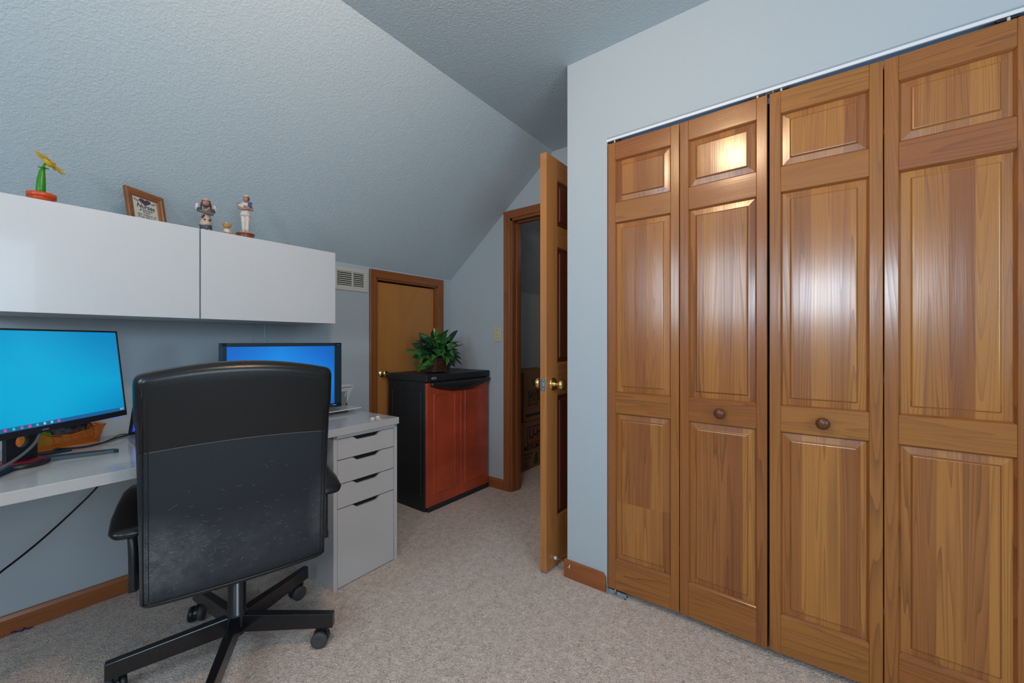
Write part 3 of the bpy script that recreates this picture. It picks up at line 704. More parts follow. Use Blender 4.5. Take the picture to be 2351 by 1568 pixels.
MB().box(W2/2 - 0.050, W2/2 - 0.030, -0.0006, 0.0, Z2 + 0.011, Z2 + 0.0135).build('bezel_marking', plain('mark_white', (0.5, 0.55, 0.6), 0.4), m2)
MB().box(-0.045, 0.015, 0.045, 0.062, 0.006, Z2 + 0.16).build('neck', navy, m2, bevel=0.002)
MB().lathe([(0.055, 0), (0.058, 0.003), (0.055, 0.010), (0.02, 0.014), (0.0005, 0.014)], 40, Matrix.Translation((-0.02, 0.035, 0)) @ Matrix.Diagonal((1.4, 0.9, 1, 1))).build('stand_base', navy, m2)

# clear suction cup on a thin cord hanging above the right monitor
ct = thing('suction_cup_cord', 'clear suction cup hanging on a thin cord above the right monitor', 'suction cup', (0.905, 2.28, CZ0))
MB().tube([(0, 0, 0), (0.001, 0, -0.03), (0, 0, -0.086)], 0.0012, 8).build('cord', plain('clear_cord', (0.6, 0.66, 0.7), 0.3), ct)
MB().lathe([(0.0015, -0.078), (0.003, -0.086), (0.010, -0.092), (0.022, -0.097), (0.021, -0.098), (0.003, -0.091)], 24).build('cup', plain('clear_cup', (0.75, 0.82, 0.86), 0.1, trans=0.5), ct)
ct2 = tag(MB().tube([(0, 0, 0), (-0.001, 0, -0.04), (-0.003, 0, -0.10)], 0.0007, 6).build('hanging_string', plain('cord_grey', (0.28, 0.33, 0.36), 0.4), loc=(0.862, 2.30, CZ0)), 'hair thin pale string hanging left of the clear suction cup', 'string')

# ------------------------------------------------------------------ printer
pr = thing('printer', 'white inkjet printer with sloping sides behind the right monitor', 'printer', (1.333, 2.155, DESK_Z), drot)
PW = 0.355
# body profile (front view trapezoid, wider at the top) extruded in depth; front slopes in towards the base
def trap(x0, x1, y, z): return [(x0, y, z)]
def slab(zs_):
    rs = []
    for z, xl, xr, yf, yb in zs_:
        rs.append([(xl, yf, z), (xr, yf, z), (xr, yb, z), (xl, yb, z)])
    return rs
MB().rings(slab([(0.012, -PW + 0.05, -0.045, 0.030, 0.22), (0.02, -PW + 0.045, -0.040, 0.024, 0.225), (0.128, -PW, -0.002, 0.000, 0.23)]), smooth=False).build('printer_body', 'satin', pr, bevel=0.004)
MB().rings(slab([(0.131, -PW, -0.002, 0.0, 0.23), (0.136, -PW, 0.0, -0.002, 0.23), (0.146, -PW + 0.02, -0.02, 0.02, 0.215)]), smooth=False).build('lid', 'white', pr, bevel=0.003)
MB().box(-PW + 0.03, -0.03, 0.012, 0.20, 0.004, 0.016).box(-PW + 0.02, -0.012, -0.085, 0.02, 0.014, 0.021).build('paper_tray', 'white', pr, bevel=0.003)
MB().box(-PW + 0.10, -0.050, -0.004, 0.012, 0.035, 0.108).build('output_slot', plain('slot_grey', (0.20, 0.23, 0.25), 0.4), pr, bevel=0.004)
MB().tube([(-0.056, -0.006, 0.112), (-0.066, 0.006, 0.030)], 0.0035, 8).build('slot_rim', 'steel', pr)
MB().box(-0.046, -0.038, 0.0105, 0.016, 0.026, 0.040).build('badge', 'blackpl', pr, bevel=0.001)
MB().box(-PW + 0.06, -0.06, 0.03, 0.20, 0.0, 0.006).build('foot', 'rubber', pr)
# two clear rubber bumpers on the desk corner
for k, (dx, lab) in enumerate(((-0.118, 'clear ring shaped bumper on the desk near its right end'), (-0.080, 'clear bumper nearest the right end of the desk top'))):
    pb = thing('table_bumper', lab, 'bumper', (1.333 + dx, 1.80 + 0.012 * k, DESK_Z), group='clear bumpers on the desk top')
    MB().rings([[(math.cos(t) * r - 0, math.sin(t) * r, z) for t in [2 * math.pi * i / 16 for i in range(16)]] for r, z in ((0.011, 0), (0.011, 0.008), (0.008, 0.008), (0.008, 0))], closed=True).build('bumper_ring', plain('clear_rubber', (0.72, 0.70, 0.66), 0.15), pb)

# ------------------------------------------------------------------ laptop
lt = thing('laptop', 'silver laptop half hidden by the chair back, its blue screen lit', 'laptop', (0.372, 2.200, DESK_Z), R(-2))
MB().prism([(0.0, 0.004), (0.006, 0.0), (0.22, 0.0), (0.225, 0.006), (0.225, 0.010), (0.0, 0.016)], 'x', 0.0, 0.26, M=Matrix.Diagonal((1, -1, 1, 1))).build('keyboard_base', plain('silver_plastic', (0.36, 0.40, 0.44), 0.35, metal=0.6), lt, bevel=0.0015)
MB().box(0.02, 0.24, -0.17, -0.03, 0.0160, 0.0172, M=Matrix.Rotation(R(1.0), 4, 'X')).build('keys', plain('key_black', (0.02, 0.03, 0.05), 0.4), lt)
for y in (-0.17, -0.185, -0.20): MB().box(-0.0006, 0.0006, y - 0.004, y + 0.004, 0.004, 0.008).build('port', 'dark', lt)
LS = Matrix.Translation((0, -0.004, 0.016)) @ Matrix.Rotation(R(38), 4, 'X')
xf(MB().box(0, 0.26, 0, 0.006, 0, 0.19), LS).build('lid', 'blackpl', lt, bevel=0.002)
ls = xf(MB().box(0.010, 0.25, -0.0008, 0.0002, 0.020, 0.18), LS).build('screen', glow('laptop_blue', (0.01, 0.06, 0.55), 1.0), lt)
for k in range(6):
    xf(MB().box(0.016, 0.022 + 0.003 * (k % 3), -0.0014, -0.0009, 0.032 + k * 0.020, 0.036 + k * 0.020), LS).build('icon', white_e, ls)

# ------------------------------------------------------------------ mesh basket and cables on the desk
def netmat(name, c, hole=0.5):
    m = bpy.data.materials.new(name); nt, N, L, b = nodes(m)
    b.inputs['Base Color'].default_value = (*c, 1); b.inputs['Roughness'].default_value = 0.45
    return m
bk = thing('mesh_basket', 'orange plastic mesh basket on the desk behind the left monitor', 'basket', (0.190, 2.290, DESK_Z), R(16))
orange = netmat('orange_plastic', (0.85, 0.20, 0.01))
def rr(hx, hy, r, n=6):
    out = []
    for cx, cy, a0 in ((hx - r, hy - r, 0), (-hx + r, hy - r, 90), (-hx + r, -hy + r, 180), (hx - r, -hy + r, 270)):
        for i in range(n + 1):
            a = R(a0 + 90 * i / n); out.append((cx + r * math.cos(a), cy + r * math.sin(a)))
    return out
bx_, by_, bh = 0.115, 0.075, 0.062
m = MB()
def bask(t): return rr(bx_ * (0.88 + 0.12 * t), by_ * (0.88 + 0.12 * t), 0.02)
def lip(p): return bh * (1 - 0.32 * max(0, 1 - (p[0] / 0.075) ** 2) * (1 if p[1] < 0 else 0.0))
# lattice walls
P_ = [bask(0), bask(1)]; n_ = len(P_[0])
def dense(P, N_):
    L_ = [0]
    for i in range(len(P)): a, b = P[i], P[(i + 1) % len(P)]; L_.append(L_[-1] + math.hypot(b[0] - a[0], b[1] - a[1]))
    out = []
    for k in range(N_):
        s_ = L_[-1] * k / N_; i = max(j for j in range(len(P)) if L_[j] <= s_ + 1e-9)
        a, b = P[i], P[(i + 1) % len(P)]; t = (s_ - L_[i]) / max(1e-9, L_[i + 1] - L_[i]); out.append((a[0] + (b[0] - a[0]) * t, a[1] + (b[1] - a[1]) * t))
    return out
ND = 126; B0, B1 = dense(P_[0], ND), dense(P_[1], ND)
def wallp(i, t):
    i %= ND; h = lip(B1[i]); return (B0[i][0] + (B1[i][0] - B0[i][0]) * t, B0[i][1] + (B1[i][1] - B0[i][1]) * t, 0.003 + (h - 0.003) * t)
for i in range(ND):
    m.tube([wallp(i, 0), wallp(i + 3, 0.5), wallp(i + 6, 1)], 0.0008, 4); m.tube([wallp(i, 0), wallp(i - 3, 0.5), wallp(i - 6, 1)], 0.0008, 4)
m.build('lattice', orange, bk)
MB().rings([[(wallp(i, 1)[0] + dx, wallp(i, 1)[1] + dx * 0, wallp(i, 1)[2] + dz_) for dx, dz_ in ((-0.003, 0), (0.003, 0), (0.003, 0.005), (-0.003, 0.005))] for i in range(ND)], closed=True).build('rim', orange, bk)
MB().prism(bask(0), 'z', 0.0, 0.003).build('basket_floor', orange, bk)
cu = thing('mesh_cup', 'black wire mesh cup lying inside the orange basket', 'cup', (0.225, 2.285, DESK_Z + 0.036), R(14))
Mc = Matrix.Rotation(R(84), 4, 'Y')
m = MB(); 
for k in range(36):
    a = 2 * math.pi * k / 36
    m.tube([(0.030 * math.cos(a), 0.030 * math.sin(a), -0.055), (0.030 * math.cos(a + 0.35), 0.030 * math.sin(a + 0.35), 0.055)], 0.0008, 4, M=Mc)
    m.tube([(0.030 * math.cos(a), 0.030 * math.sin(a), -0.055), (0.030 * math.cos(a - 0.35), 0.030 * math.sin(a - 0.35), 0.055)], 0.0008, 4, M=Mc)
m.build('mesh_wall', 'blackpl', cu)
for z in (-0.055, 0.055):
    MB().rings([[(r * math.cos(t), r * math.sin(t), z + zz) for r, zz in ((0.0285, -0.002), (0.0315, -0.002), (0.0315, 0.002), (0.0285, 0.002))] for t in [2 * math.pi * i / 32 for i in range(32)]], closed=True, M=Mc).build('ring', 'blackpl', cu)
gp = tag(MB().prism(rr(0.045, 0.0015, 0.001, 2), 'z', 0.0, 0.078).build('notepad', plain('green_paper', (0.10, 0.42, 0.03), 0.6), loc=(0.135, 2.275, DESK_Z + 0.0045), rot=(R(-4), 0, R(16))), 'green pad of paper standing inside the orange basket', 'notepad')
bd = tag(MB().box(-0.055, 0.055, -0.022, 0.022, 0, 0.009).build('notebook', plain('black_cover', (0.012, 0.016, 0.028), 0.35), bevel=0.002, loc=(0.155, 2.140, DESK_Z), rot=(0, 0, R(10))), 'flat black notebook on the desk in front of the orange basket', 'notebook')
black = plain('cable_black', (0.012, 0.012, 0.014), 0.35)
grey = plain('cable_grey', (0.10, 0.11, 0.12), 0.35)
z_ = DESK_Z + 0.004
tag(MB().tube(smoothcurve([(0.17, 2.145, z_ + 0.01), (0.24, 2.155, z_), (0.30, 2.19, z_), (0.36, 2.27, z_), (0.45, 2.33, z_)]), 0.0032, 8).build('power_cable', black), 'thick black cable lying along the front of the orange basket', 'cable')
tag(MB().tube(smoothcurve([(0.29, 2.18, z_ - 0.001), (0.325, 2.20, z_ + 0.008), (0.36, 2.25, z_ + 0.012), (0.40, 2.29, z_)]), 0.002, 8).build('thin_cable', black), 'thin black looping cable between the basket and the laptop', 'cable')
tag(MB().tube(smoothcurve([(0.165, 2.055, DESK_Z + 0.125), (0.172, 2.06, DESK_Z + 0.105), (0.190, 2.075, DESK_Z + 0.088), (0.205, 2.09, DESK_Z + 0.080)], 6), 0.005, 8).build('cable_plug', grey), 'grey cable plug hanging below the left monitor', 'cable plug')
tag(MB().tube(smoothcurve([(0.135, 1.985, DESK_Z + 0.12), (0.110, 1.93, DESK_Z + 0.07), (0.050, 1.86, DESK_Z + 0.032), (-0.02, 1.80, DESK_Z + 0.022), (-0.12, 1.77, DESK_Z + 0.006)]), 0.0042, 10).build('display_cable', grey), 'grey display cable curving from the left monitor over its base', 'cable')
tag(MB().tube(smoothcurve([(0.44, 2.40, 0.69), (0.37, 2.37, 0.62), (0.30, 2.34, 0.53), (0.235, 2.32, 0.465), (0.15, 2.27, 0.40), (0.07, 2.20, 0.36), (0.0, 2.12, 0.345), (-0.15, 2.0, 0.36), (-0.35, 1.98, 0.50), (-0.5, 2.0, 0.69)]), 0.0036, 10).build('hanging_cable', black), 'black cable hanging in a loop below the desk', 'cable')

# purple thread by the baseboard
rn = random.Random(5); pts = [(0.085 + 0.006 * i + rn.uniform(-0.004, 0.004), YK - 0.022 + rn.uniform(-0.006, 0.006), 0.004 + rn.uniform(0, 0.008)) for i in range(10)]
tag(MB().tube(smoothcurve(pts, 4), 0.002, 6).build('yarn_scrap', plain('purple_yarn', (0.05, 0.012, 0.16), 0.8)), 'scrap of purple yarn on the carpet against the baseboard', 'yarn')

# ------------------------------------------------------------------ cherry and black cabinet
kx0, kx1, ky0, ky1, kh = 1.790, 2.412, 2.055, 2.462, 0.903
cb = thing('storage_cabinet', 'black resin floor cabinet with two cherry red doors in the corner', 'cabinet', (kx0, ky0, 0))
KW, KD = kx1 - kx0, ky1 - ky0
m = MB().box(0, KW, 0.022, KD, 0.0, kh - 0.045).box(0.012, KW, -0.004, 0.03, 0.0, 0.035)
m.build('body', 'resin', cb, bevel=0.004)
# recessed side panel on the left side
m = MB()
def side_ring(i, x): return [(x, 0.055 + i, 0.09 + i), (x, KD - 0.04 - i, 0.09 + i), (x, KD - 0.04 - i, 0.80 - i), (x, 0.055 + i, 0.80 - i)]
m.rings([side_ring(0, 0.002), side_ring(0.003, -0.003), side_ring(0.010, -0.003), side_ring(0.016, 0.003)], cap0=False, cap1=False, smooth=False)
m.build('side_panel', 'resin', cb)
MB().prism([(-0.008, -0.008), (KW + 0.004, -0.008), (KW + 0.004, KD + 0.004), (-0.008, KD + 0.004)], 'z', kh - 0.045, kh).build('cabinet_top', 'resin', cb, bevel=0.005)
hx = KW / 2
for k, (a, b) in enumerate(((0.0, hx - 0.0015), (hx + 0.0015, KW - 0.004))):
    z0_, z1_ = 0.030, kh - 0.052
    dm = MB().box(a, b, -0.002, 0.020, z0_, z1_)
    def r3(i, y): return [(a + 0.058 + i if k == 0 else a + 0.042 + i, y, z0_ + 0.075 + i), (b - (0.042 if k == 0 else 0.058) - i, y, z0_ + 0.075 + i), (b - (0.042 if k == 0 else 0.058) - i, y, z1_ - 0.075 - i), (a + (0.058 if k == 0 else 0.042) + i, y, z1_ - 0.075 - i)]
    o = dm.build('cabinet_door', 'cherry', cb, bevel=0.007, seg=3)
    MB().rings([r3(0, -0.0015), r3(0.004, -0.0065), r3(0.012, -0.0065), r3(0.018, -0.003)], cap0=False, smooth=False).build('moulding', 'cherry', o, bevel=0.001)
# curved black grip along the top of the doors
m = MB(); rs = []
for i in range(25):
    t_ = i / 24; x = 0.028 + (KW - 0.028) * t_
    dpt = 0.022 + 0.052 * math.sin(math.pi * t_) ** 0.8
    rs.append([(x, -0.002, kh - 0.052), (x, -0.016 - 0.012 * math.sin(math.pi * t_), kh - 0.052), (x, -0.018 - 0.012 * math.sin(math.pi * t_), kh - 0.052 - dpt * 0.75), (x, -0.004, kh - 0.052 - dpt)])
m.rings(rs).build('handle', 'blackpl', cb)
MB().prism(rr(0.020, 0.0065, 0.006, 5), 'y', -0.0105, -0.007, M=Matrix.Translation((0.055, 0, kh - 0.022))).build('badge', plain('badge_grey', (0.45, 0.46, 0.46), 0.4), cb)
MB().box(-0.014, 0.014, -0.0110, -0.0104, -0.003, 0.003, M=Matrix.Translation((0.055, 0, kh - 0.022))).build('badge_text', 'blackpl', cb)

# ------------------------------------------------------------------ potted plant in a wicker basket
pl = thing('potted_plant', 'leafy green houseplant in a dark wicker basket on the black cabinet', 'plant', (2.020, 2.205, kh + 0.008))
wick = plain('dark_wicker', (0.085, 0.030, 0.014), 0.45, var=0.5, vscale=90)
def bring(t): return 0.080 + 0.022 * t, 0.055 + 0.02 * t
m = MB(); NR = 15; NS = 48
for j in range(NR):
    t_ = j / (NR - 1); a_, b_ = bring(t_); z = 0.005 + 0.080 * t_; zz = 0.008 * t_
    pts = []
    P_ = dense(rr(a_, b_, 0.035, 6), NS)
    rs = []
    for i in range(NS):
        wv = 0.0022 * (1 if (i + j) % 2 else -1); p = Vector((P_[i][0], P_[i][1], 0)); q = p * (1 + wv / p.length)
        lift = 0.016 * t_ * (abs(P_[i][0]) / a_) ** 4
        rs.append((q, z + lift))
    ring = []
    for i in range(NS):
        q, z1_ = rs[i]; nrm = q.normalized()
        ring.append([tuple(q + nrm * 0.0028 * math.cos(2 * math.pi * k / 6) + Vector((0, 0, z1_ + 0.0030 * math.sin(2 * math.pi * k / 6)))) for k in range(6)])
    m.rings(ring, closed=True)
for i in range(0, NS, 2):
    pts = [dense(rr(*bring(t_), 0.035, 6), NS)[i] + (0.004 + 0.086 * t_,) for t_ in (0, 0.5, 1)]
    m.tube(pts, 0.0018, 5)
m.build('basket', wick, pl)
m = MB()
for j in (0, 1):
    a_, b_ = bring(j); P_ = dense(rr(a_ + 0.003, b_ + 0.003, 0.037, 6), 64)
    rs = []
    for i in range(64):
        q = Vector((P_[i][0], P_[i][1], 0)); nrm = q.normalized(); lift = (0.090 + 0.016 * (abs(P_[i][0]) / a_) ** 4) if j else 0.005
        ph = i * 0.9
        rs.append([tuple(q + nrm * (0.005 + 0.001 * math.sin(ph)) * math.cos(2 * math.pi * k / 8) + Vector((0, 0, lift + (0.005 + 0.001 * math.cos(ph)) * math.sin(2 * math.pi * k / 8)))) for k in range(8)])
    m.rings(rs, closed=True)
m.build('rim', wick, pl)
MB().prism(rr(0.085, 0.058, 0.03), 'z', 0.01, 0.078).build('soil', plain('moss', (0.035, 0.03, 0.015), 0.9), pl)

def leafmat(name, c1, c2):
    m = bpy.data.materials.new(name); nt, N, L, b = nodes(m)
    uv = N.new('ShaderNodeAttribute'); uv.attribute_name = 'tone'
    r = N.new('ShaderNodeValToRGB'); r.color_ramp.elements[0].color = (*c1, 1); r.color_ramp.elements[1].color = (*c2, 1)
    L.new(uv.outputs['Fac'], r.inputs['Fac']); L.new(r.outputs['Color'], b.inputs['Base Color'])
    b.inputs['Roughness'].default_value = 0.42; b.inputs['Specular IOR Level'].default_value = 0.4
    return m
lm_dark = leafmat('leaf_green', (0.006, 0.026, 0.018), (0.05, 0.22, 0.03))
def leaf(mb, base, tip, width, nrm, fold=0.25, droop=0.0, tone=0.5, shape='heart', n=8):
    base, tip = Vector(base), Vector(tip); d = tip - base; Ln = d.length; t = d.normalized(); nrm = Vector(nrm); s_ = t.cross(nrm).normalized(); up = s_.cross(t).normalized()
    rows = []
    for i in range(n + 1):
        u = i / n
        if shape == 'heart': w_ = (math.sin(math.pi * min(1, u * 1.0) ** 0.62)) ** 0.9 if 0 < u < 1 else 0.0
        elif shape == 'lance': w_ = math.sin(math.pi * u ** 0.8) if u < 1 else 0
        else:  # ivy: lobed
            w_ = [0.0, 0.75, 1.0, 0.55, 0.62, 0.40, 0.30, 0.14, 0][min(8, round(u * 8))]
        w_ *= width / 2
        bend = up * (-droop * Ln * u * u)
        c = base + d * u + bend
        rows.append([c - s_ * w_ + up * w_ * fold, c - s_ * w_ * 0.5 + up * w_ * fold * 0.35, c, c + s_ * w_ * 0.5 + up * w_ * fold * 0.35, c + s_ * w_ + up * w_ * fold])
    vs = [tuple(p) for r in rows for p in r]; fs = []
    for i in range(n):
        for k in range(4): fs.append((i * 5 + k, i * 5 + k + 1, (i + 1) * 5 + k + 1, (i + 1) * 5 + k))
    th = up * 0.0007
    k0 = len(vs); vs += [tuple(Vector(p) - th) for p in vs]; fs += [tuple(reversed([a + k0 for a in f])) for f in fs]
    mb.add(vs, fs, tone=tone, smooth=True)
fol = MB(); stm = MB(); rn = random.Random(11)
cen = Vector((0.0, 0, 0.085))
# view directions at the plant: +x world = towards image right & away, -y = towards the camera
def put(bx, by, bz_, tx, ty, tz, w_, nr, **k):
    if k.pop('big', True): bx, tx, w_ = bx * 1.35, tx * 1.38, w_ * 1.15
    leaf(fol, (bx, by, bz_), (tx, ty, tz), w_, nr, **k)
    stm.tube(smoothcurve([tuple(cen * 0.9 + Vector((bx * 0.3, by * 0.3, 0))), ((bx * 0.7), (by * 0.7), bz_ * 0.7 + 0.03), (bx, by, bz_)], 4), 0.0016, 5)
for i in range(98):
    az = rn.uniform(0, 2 * math.pi); el = rn.uniform(-0.10, 1.35); r0 = rn.uniform(0.045, 0.125); Ln = rn.uniform(0.055, 0.100)
    d = Vector((math.cos(az) * math.cos(el), math.sin(az) * math.cos(el), math.sin(el)))
    c = cen + Vector((0, 0, 0.03)) + Vector((d.x * r0 * 1.15, d.y * r0 * 0.75, d.z * r0 * 1.15))
    if c.y > 0.15: continue
    tipdir = (d + Vector((rn.uniform(-.5, .5), rn.uniform(-.5, .5), rn.uniform(-0.9, 0.15)))).normalized()
    tp = c + tipdir * Ln
    if tp.y > 0.19: tp.y = 0.19
    if tp.z < 0.012: tp.z = 0.012
    nr = (Vector((0, 0, 1)) * 0.7 + d + Vector((rn.uniform(-.4, .4), rn.uniform(-.7, .1), 0))).normalized()
    light = rn.random() < 0.38
    put(*c, *tp, Ln * rn.uniform(0.50, 0.90), nr, fold=rn.uniform(0.1, 0.5), droop=rn.uniform(0, 0.25), tone=rn.uniform(0.55, 1.0) if light else rn.uniform(0.0, 0.4), shape='ivy' if light else rn.choice(['heart', 'heart', 'lance']), big=False)
# the large leaves that give the plant its outline
V = lambda a: tuple(a)
put(0.085, 0.02, 0.225, 0.175, 0.03, 0.300, 0.072, (0.35, -0.8, -0.35), fold=0.15, tone=0.22)            # big leaf up right
put(0.045, 0.02, 0.205, 0.090, 0.03, 0.290, 0.030, (0.5, -0.6, 0.3), fold=0.3, tone=0.10, shape='lance')
put(0.040, 0.00, 0.205, 0.005, 0.01, 0.262, 0.034, (0.2, -0.9, 0.3), fold=0.3, tone=0.12)
put(0.105, 0.04, 0.200, 0.190, 0.04, 0.212, 0.022, (0, -0.5, 1), fold=0.2, tone=0.18, shape='lance')
put(0.085, 0.00, 0.145, 0.175, 0.00, 0.120, 0.045, (0.1, -0.6, 0.8), fold=0.25, tone=0.10)
put(0.095, -0.01, 0.110, 0.170, -0.03, 0.030, 0.032, (0.5, -0.8, 0.3), fold=0.2, tone=0.14, shape='lance')
put(0.000, -0.075, 0.130, 0.055, -0.105, 0.032, 0.072, (0.1, -1.0, 0.25), fold=0.12, tone=0.06)          # big dark leaf over the basket
put(-0.045, -0.04, 0.175, -0.135, -0.02, 0.170, 0.050, (0, -0.5, 0.9), fold=0.3, tone=0.0)
put(-0.055, -0.03, 0.155, -0.130, -0.03, 0.115, 0.042, (0, -0.6, 0.8), fold=0.3, tone=0.02)
put(-0.050, 0.02, 0.215, -0.125, 0.03, 0.215, 0.030, (0, -0.4, 0.9), fold=0.3, tone=0.02)
put(0.000, -0.01, 0.195, 0.000, 0.02, 0.262, 0.045, (0.1, -0.9, 0.2), fold=0.3, tone=0.30)
# trailing vine to the left with small fern leaves
vine = smoothcurve([(-0.05, -0.02, 0.10), (-0.09, -0.03, 0.115), (-0.13, -0.03, 0.130), (-0.19, -0.01, 0.150), (-0.255, 0.01, 0.155)], 6)
stm.tube(vine, 0.0012, 5)
for k in range(3, len(vine)):
    p = vine[k]; s_ = 0.030 if k < 18 else 0.022
    for sg in (1, -1): leaf(fol, p, p + Vector((-0.010, -0.006 * sg, sg * s_ * 0.8 - 0.006)), 0.013, (0, -1, 0.3), tone=0.55 + 0.25 * (k > 15), shape='lance', n=5)
for k in range(26):
    a = rn.uniform(0, 1); p = Vector((-0.095 - 0.095 * a, -0.045 - 0.03 * rn.random(), 0.080 - 0.045 * a + rn.uniform(-0.012, 0.02)))
    leaf(fol, p, p + Vector((-0.045 + rn.uniform(-.01, .02), rn.uniform(-.02, .01), -0.016 + rn.uniform(-.015, .012))), 0.034, (0, -0.7, 0.7), tone=rn.uniform(0.6, 1.0), shape='ivy', fold=0.3)
for p, q, w_ in (((-0.185, -0.06, 0.048), (-0.222, -0.065, 0.014), 0.026), ((-0.05, -0.09, 0.135), (-0.095, -0.10, 0.112), 0.030), ((-0.04, -0.09, 0.140), (-0.030, -0.11, 0.070), 0.020), ((0.055, -0.07, 0.145), (0.085, -0.09, 0.100), 0.055), ((0.07, -0.06, 0.205), (0.075, -0.08, 0.155), 0.045), ((0.03, -0.07, 0.185), (0.06, -0.09, 0.150), 0.045)):
    leaf(fol, p, q, w_, (0, -0.8, 0.5), tone=0.95, shape='ivy', fold=0.2)
fol.build('foliage', lm_dark, pl)
stm.build('stems', plain('stem_green', (0.03, 0.07, 0.015), 0.6), pl)

# ------------------------------------------------------------------ moving boxes in the hall
card = plain('cardboard', (0.22, 0.105, 0.045), 0.8, var=0.12, vscale=6)
ink = plain('box_ink', (0.02, 0.022, 0.020), 0.8)
inkr = plain('box_ink_orange', (0.30, 0.07, 0.02), 0.8)
tf = lambda x, z: Matrix.Translation((x, -0.0012, z)) @ Matrix.Rotation(R(90), 4, 'X')
def carton(x, y, z, w_, d_, h_, rz, label):
    t = thing('cardboard_box', label, 'box', (x, y, z), rz, group='cardboard boxes stacked in the hall')
    m = MB().box(0, w_, 0, d_, 0, h_); m.build('carton', card, t, bevel=0.004)
    return t
b1 = carton(2.83, 2.045, 0, 0.46, 0.40, 0.425, 0, 'lower cardboard moving box with printed lettering on the hall carpet')
text('lettering', 'U-HAUL', 0.115, ink, b1, tf(0.115, 0.268), align='LEFT', extrude=0.0006, weight=0.002)
m = MB().box(0.09, 0.45, -0.001, 0, 0.365, 0.372).box(0.09, 0.45, -0.001, 0, 0.222, 0.229).box(0.09, 0.097, -0.001, 0, 0.222, 0.372); m.build('printed_border', ink, b1)
MB().box(0.10, 0.45, -0.0010, 0, 0.232, 0.262).build('printed_band', inkr, b1)
text('lettering', 'MEDIUM BOX', 0.062, ink, b1, tf(0.035, 0.172), align='LEFT', extrude=0.0006, weight=0.0012)
text('lettering', 'Mediano', 0.040, ink, b1, tf(0.035, 0.128), align='LEFT', extrude=0.0006)
text('lettering', 'Moyen', 0.040, ink, b1, tf(0.035, 0.095), align='LEFT', extrude=0.0006)
for i, (x, z, w_, h_) in enumerate(((0.03, 0.02, 0.10, 0.004), (0.03, 0.075, 0.10, 0.004), (0.04, 0.055, 0.022, 0.012), (0.068, 0.055, 0.04, 0.006), (0.04, 0.032, 0.035, 0.010), (0.082, 0.032, 0.028, 0.014))):
    MB().box(x, x + w_, -0.001, 0, z, z + h_).build('printed_symbol', ink, b1)
MB().prism([(0.19, 0.03), (0.26, 0.03), (0.26, 0.12), (0.22, 0.13), (0.205, 0.08)], 'y', -0.001, 0).build('printed_symbol', plain('box_ink_green', (0.02, 0.06, 0.045), 0.8), b1)
b2 = carton(2.865, 2.040, 0.427, 0.44, 0.40, 0.42, R(-1), 'upper cardboard moving box with open flaps in the hall')
text('lettering', 'U-HAUL', 0.075, ink, b2, tf(0.12, 0.315), align='LEFT', extrude=0.0006, weight=0.0015)
MB().box(0.105, 0.42, -0.001, 0, 0.295, 0.300).box(0.105, 0.109, -0.001, 0, 0.295, 0.38).build('printed_border', inkr, b2)
text('lettering', 'SAVE', 0.075, ink, b2, tf(0.065, 0.205), align='LEFT', extrude=0.0006, weight=0.002)
text('lettering', 'ACTIONS', 0.044, ink, b2, tf(0.065, 0.165), align='LEFT', extrude=0.0006)
text('lettering', 'RECYCLE', 0.036, ink, b2, tf(0.065, 0.130), align='LEFT', extrude=0.0006)
MB().box(0.058, 0.42, -0.001, 0, 0.268, 0.271).box(0.058, 0.061, -0.001, 0, 0.12, 0.271).box(0.058, 0.42, -0.001, 0, 0.195, 0.197).build('printed_border', ink, b2)
MB().box(0.03, 0.42, -0.001, 0, 0.040, 0.062).build('printed_band', ink, b2)
MB().add([(0, 0, 0.42), (0.44, 0, 0.42), (0.44, 0.17, 0.445), (0, 0.17, 0.445), (0, 0, 0.424), (0.44, 0, 0.424), (0.44, 0.17, 0.449), (0, 0.17, 0.449)], [(0, 1, 2, 3), (4, 7, 6, 5), (0, 4, 5, 1), (1, 5, 6, 2), (2, 6, 7, 3), (3, 7, 4, 0)]).build('flap', card, b2)

# ------------------------------------------------------------------ things on the wall cabinets
TOP = CZ1
# flower toy
fl = thing('flower_toy', 'plastic yellow flower toy with a green stem in an orange pot on the cabinet', 'toy', (0.142, 2.128, TOP), R(-4))
opl = plain('orange_red_plastic', (0.62, 0.075, 0.012), 0.3); gpl = plain('green_plastic', (0.03, 0.24, 0.008), 0.3); ypl = plain('yellow_plastic', (0.72, 0.42, 0.01), 0.4)
MB().lathe([(0.0005, 0), (0.028, 0), (0.031, 0.012), (0.031, 0.013), (0.035, 0.013), (0.036, 0.028), (0.034, 0.029), (0.030, 0.024), (0.0005, 0.023)], 36).build('pot', opl, fl)
MB().tube([(-0.002, 0, 0.022), (-0.002, 0, 0.045), (-0.001, 0, 0.075), (0.001, 0, 0.105), (0.004, 0, 0.122)], [0.0105, 0.0118, 0.0108, 0.0075, 0.0045], 20).build('stem', gpl, fl)
m = MB().tube(smoothcurve([(0.004, 0, 0.118), (0.005, 0, 0.128), (0.011, 0, 0.138), (0.017, 0, 0.140)], 5), 0.0035, 10)
for a in range(4):
    m.ball((0.004 + 0.008 * math.cos(a * 1.57), 0.008 * math.sin(a * 1.57), 0.119), (0.006, 0.003, 0.0018), 10, 6)
m.build('stem_tip', gpl, fl)
FM = Matrix.Translation((0.018, 0, 0.141)) @ Matrix.Rotation(R(40), 4, 'Y')
MB().lathe([(0.0005, -0.012), (0.010, -0.010), (0.018, -0.002), (0.018, 0.0)], 24, FM).build('flower_back', ypl, fl)
m = MB()
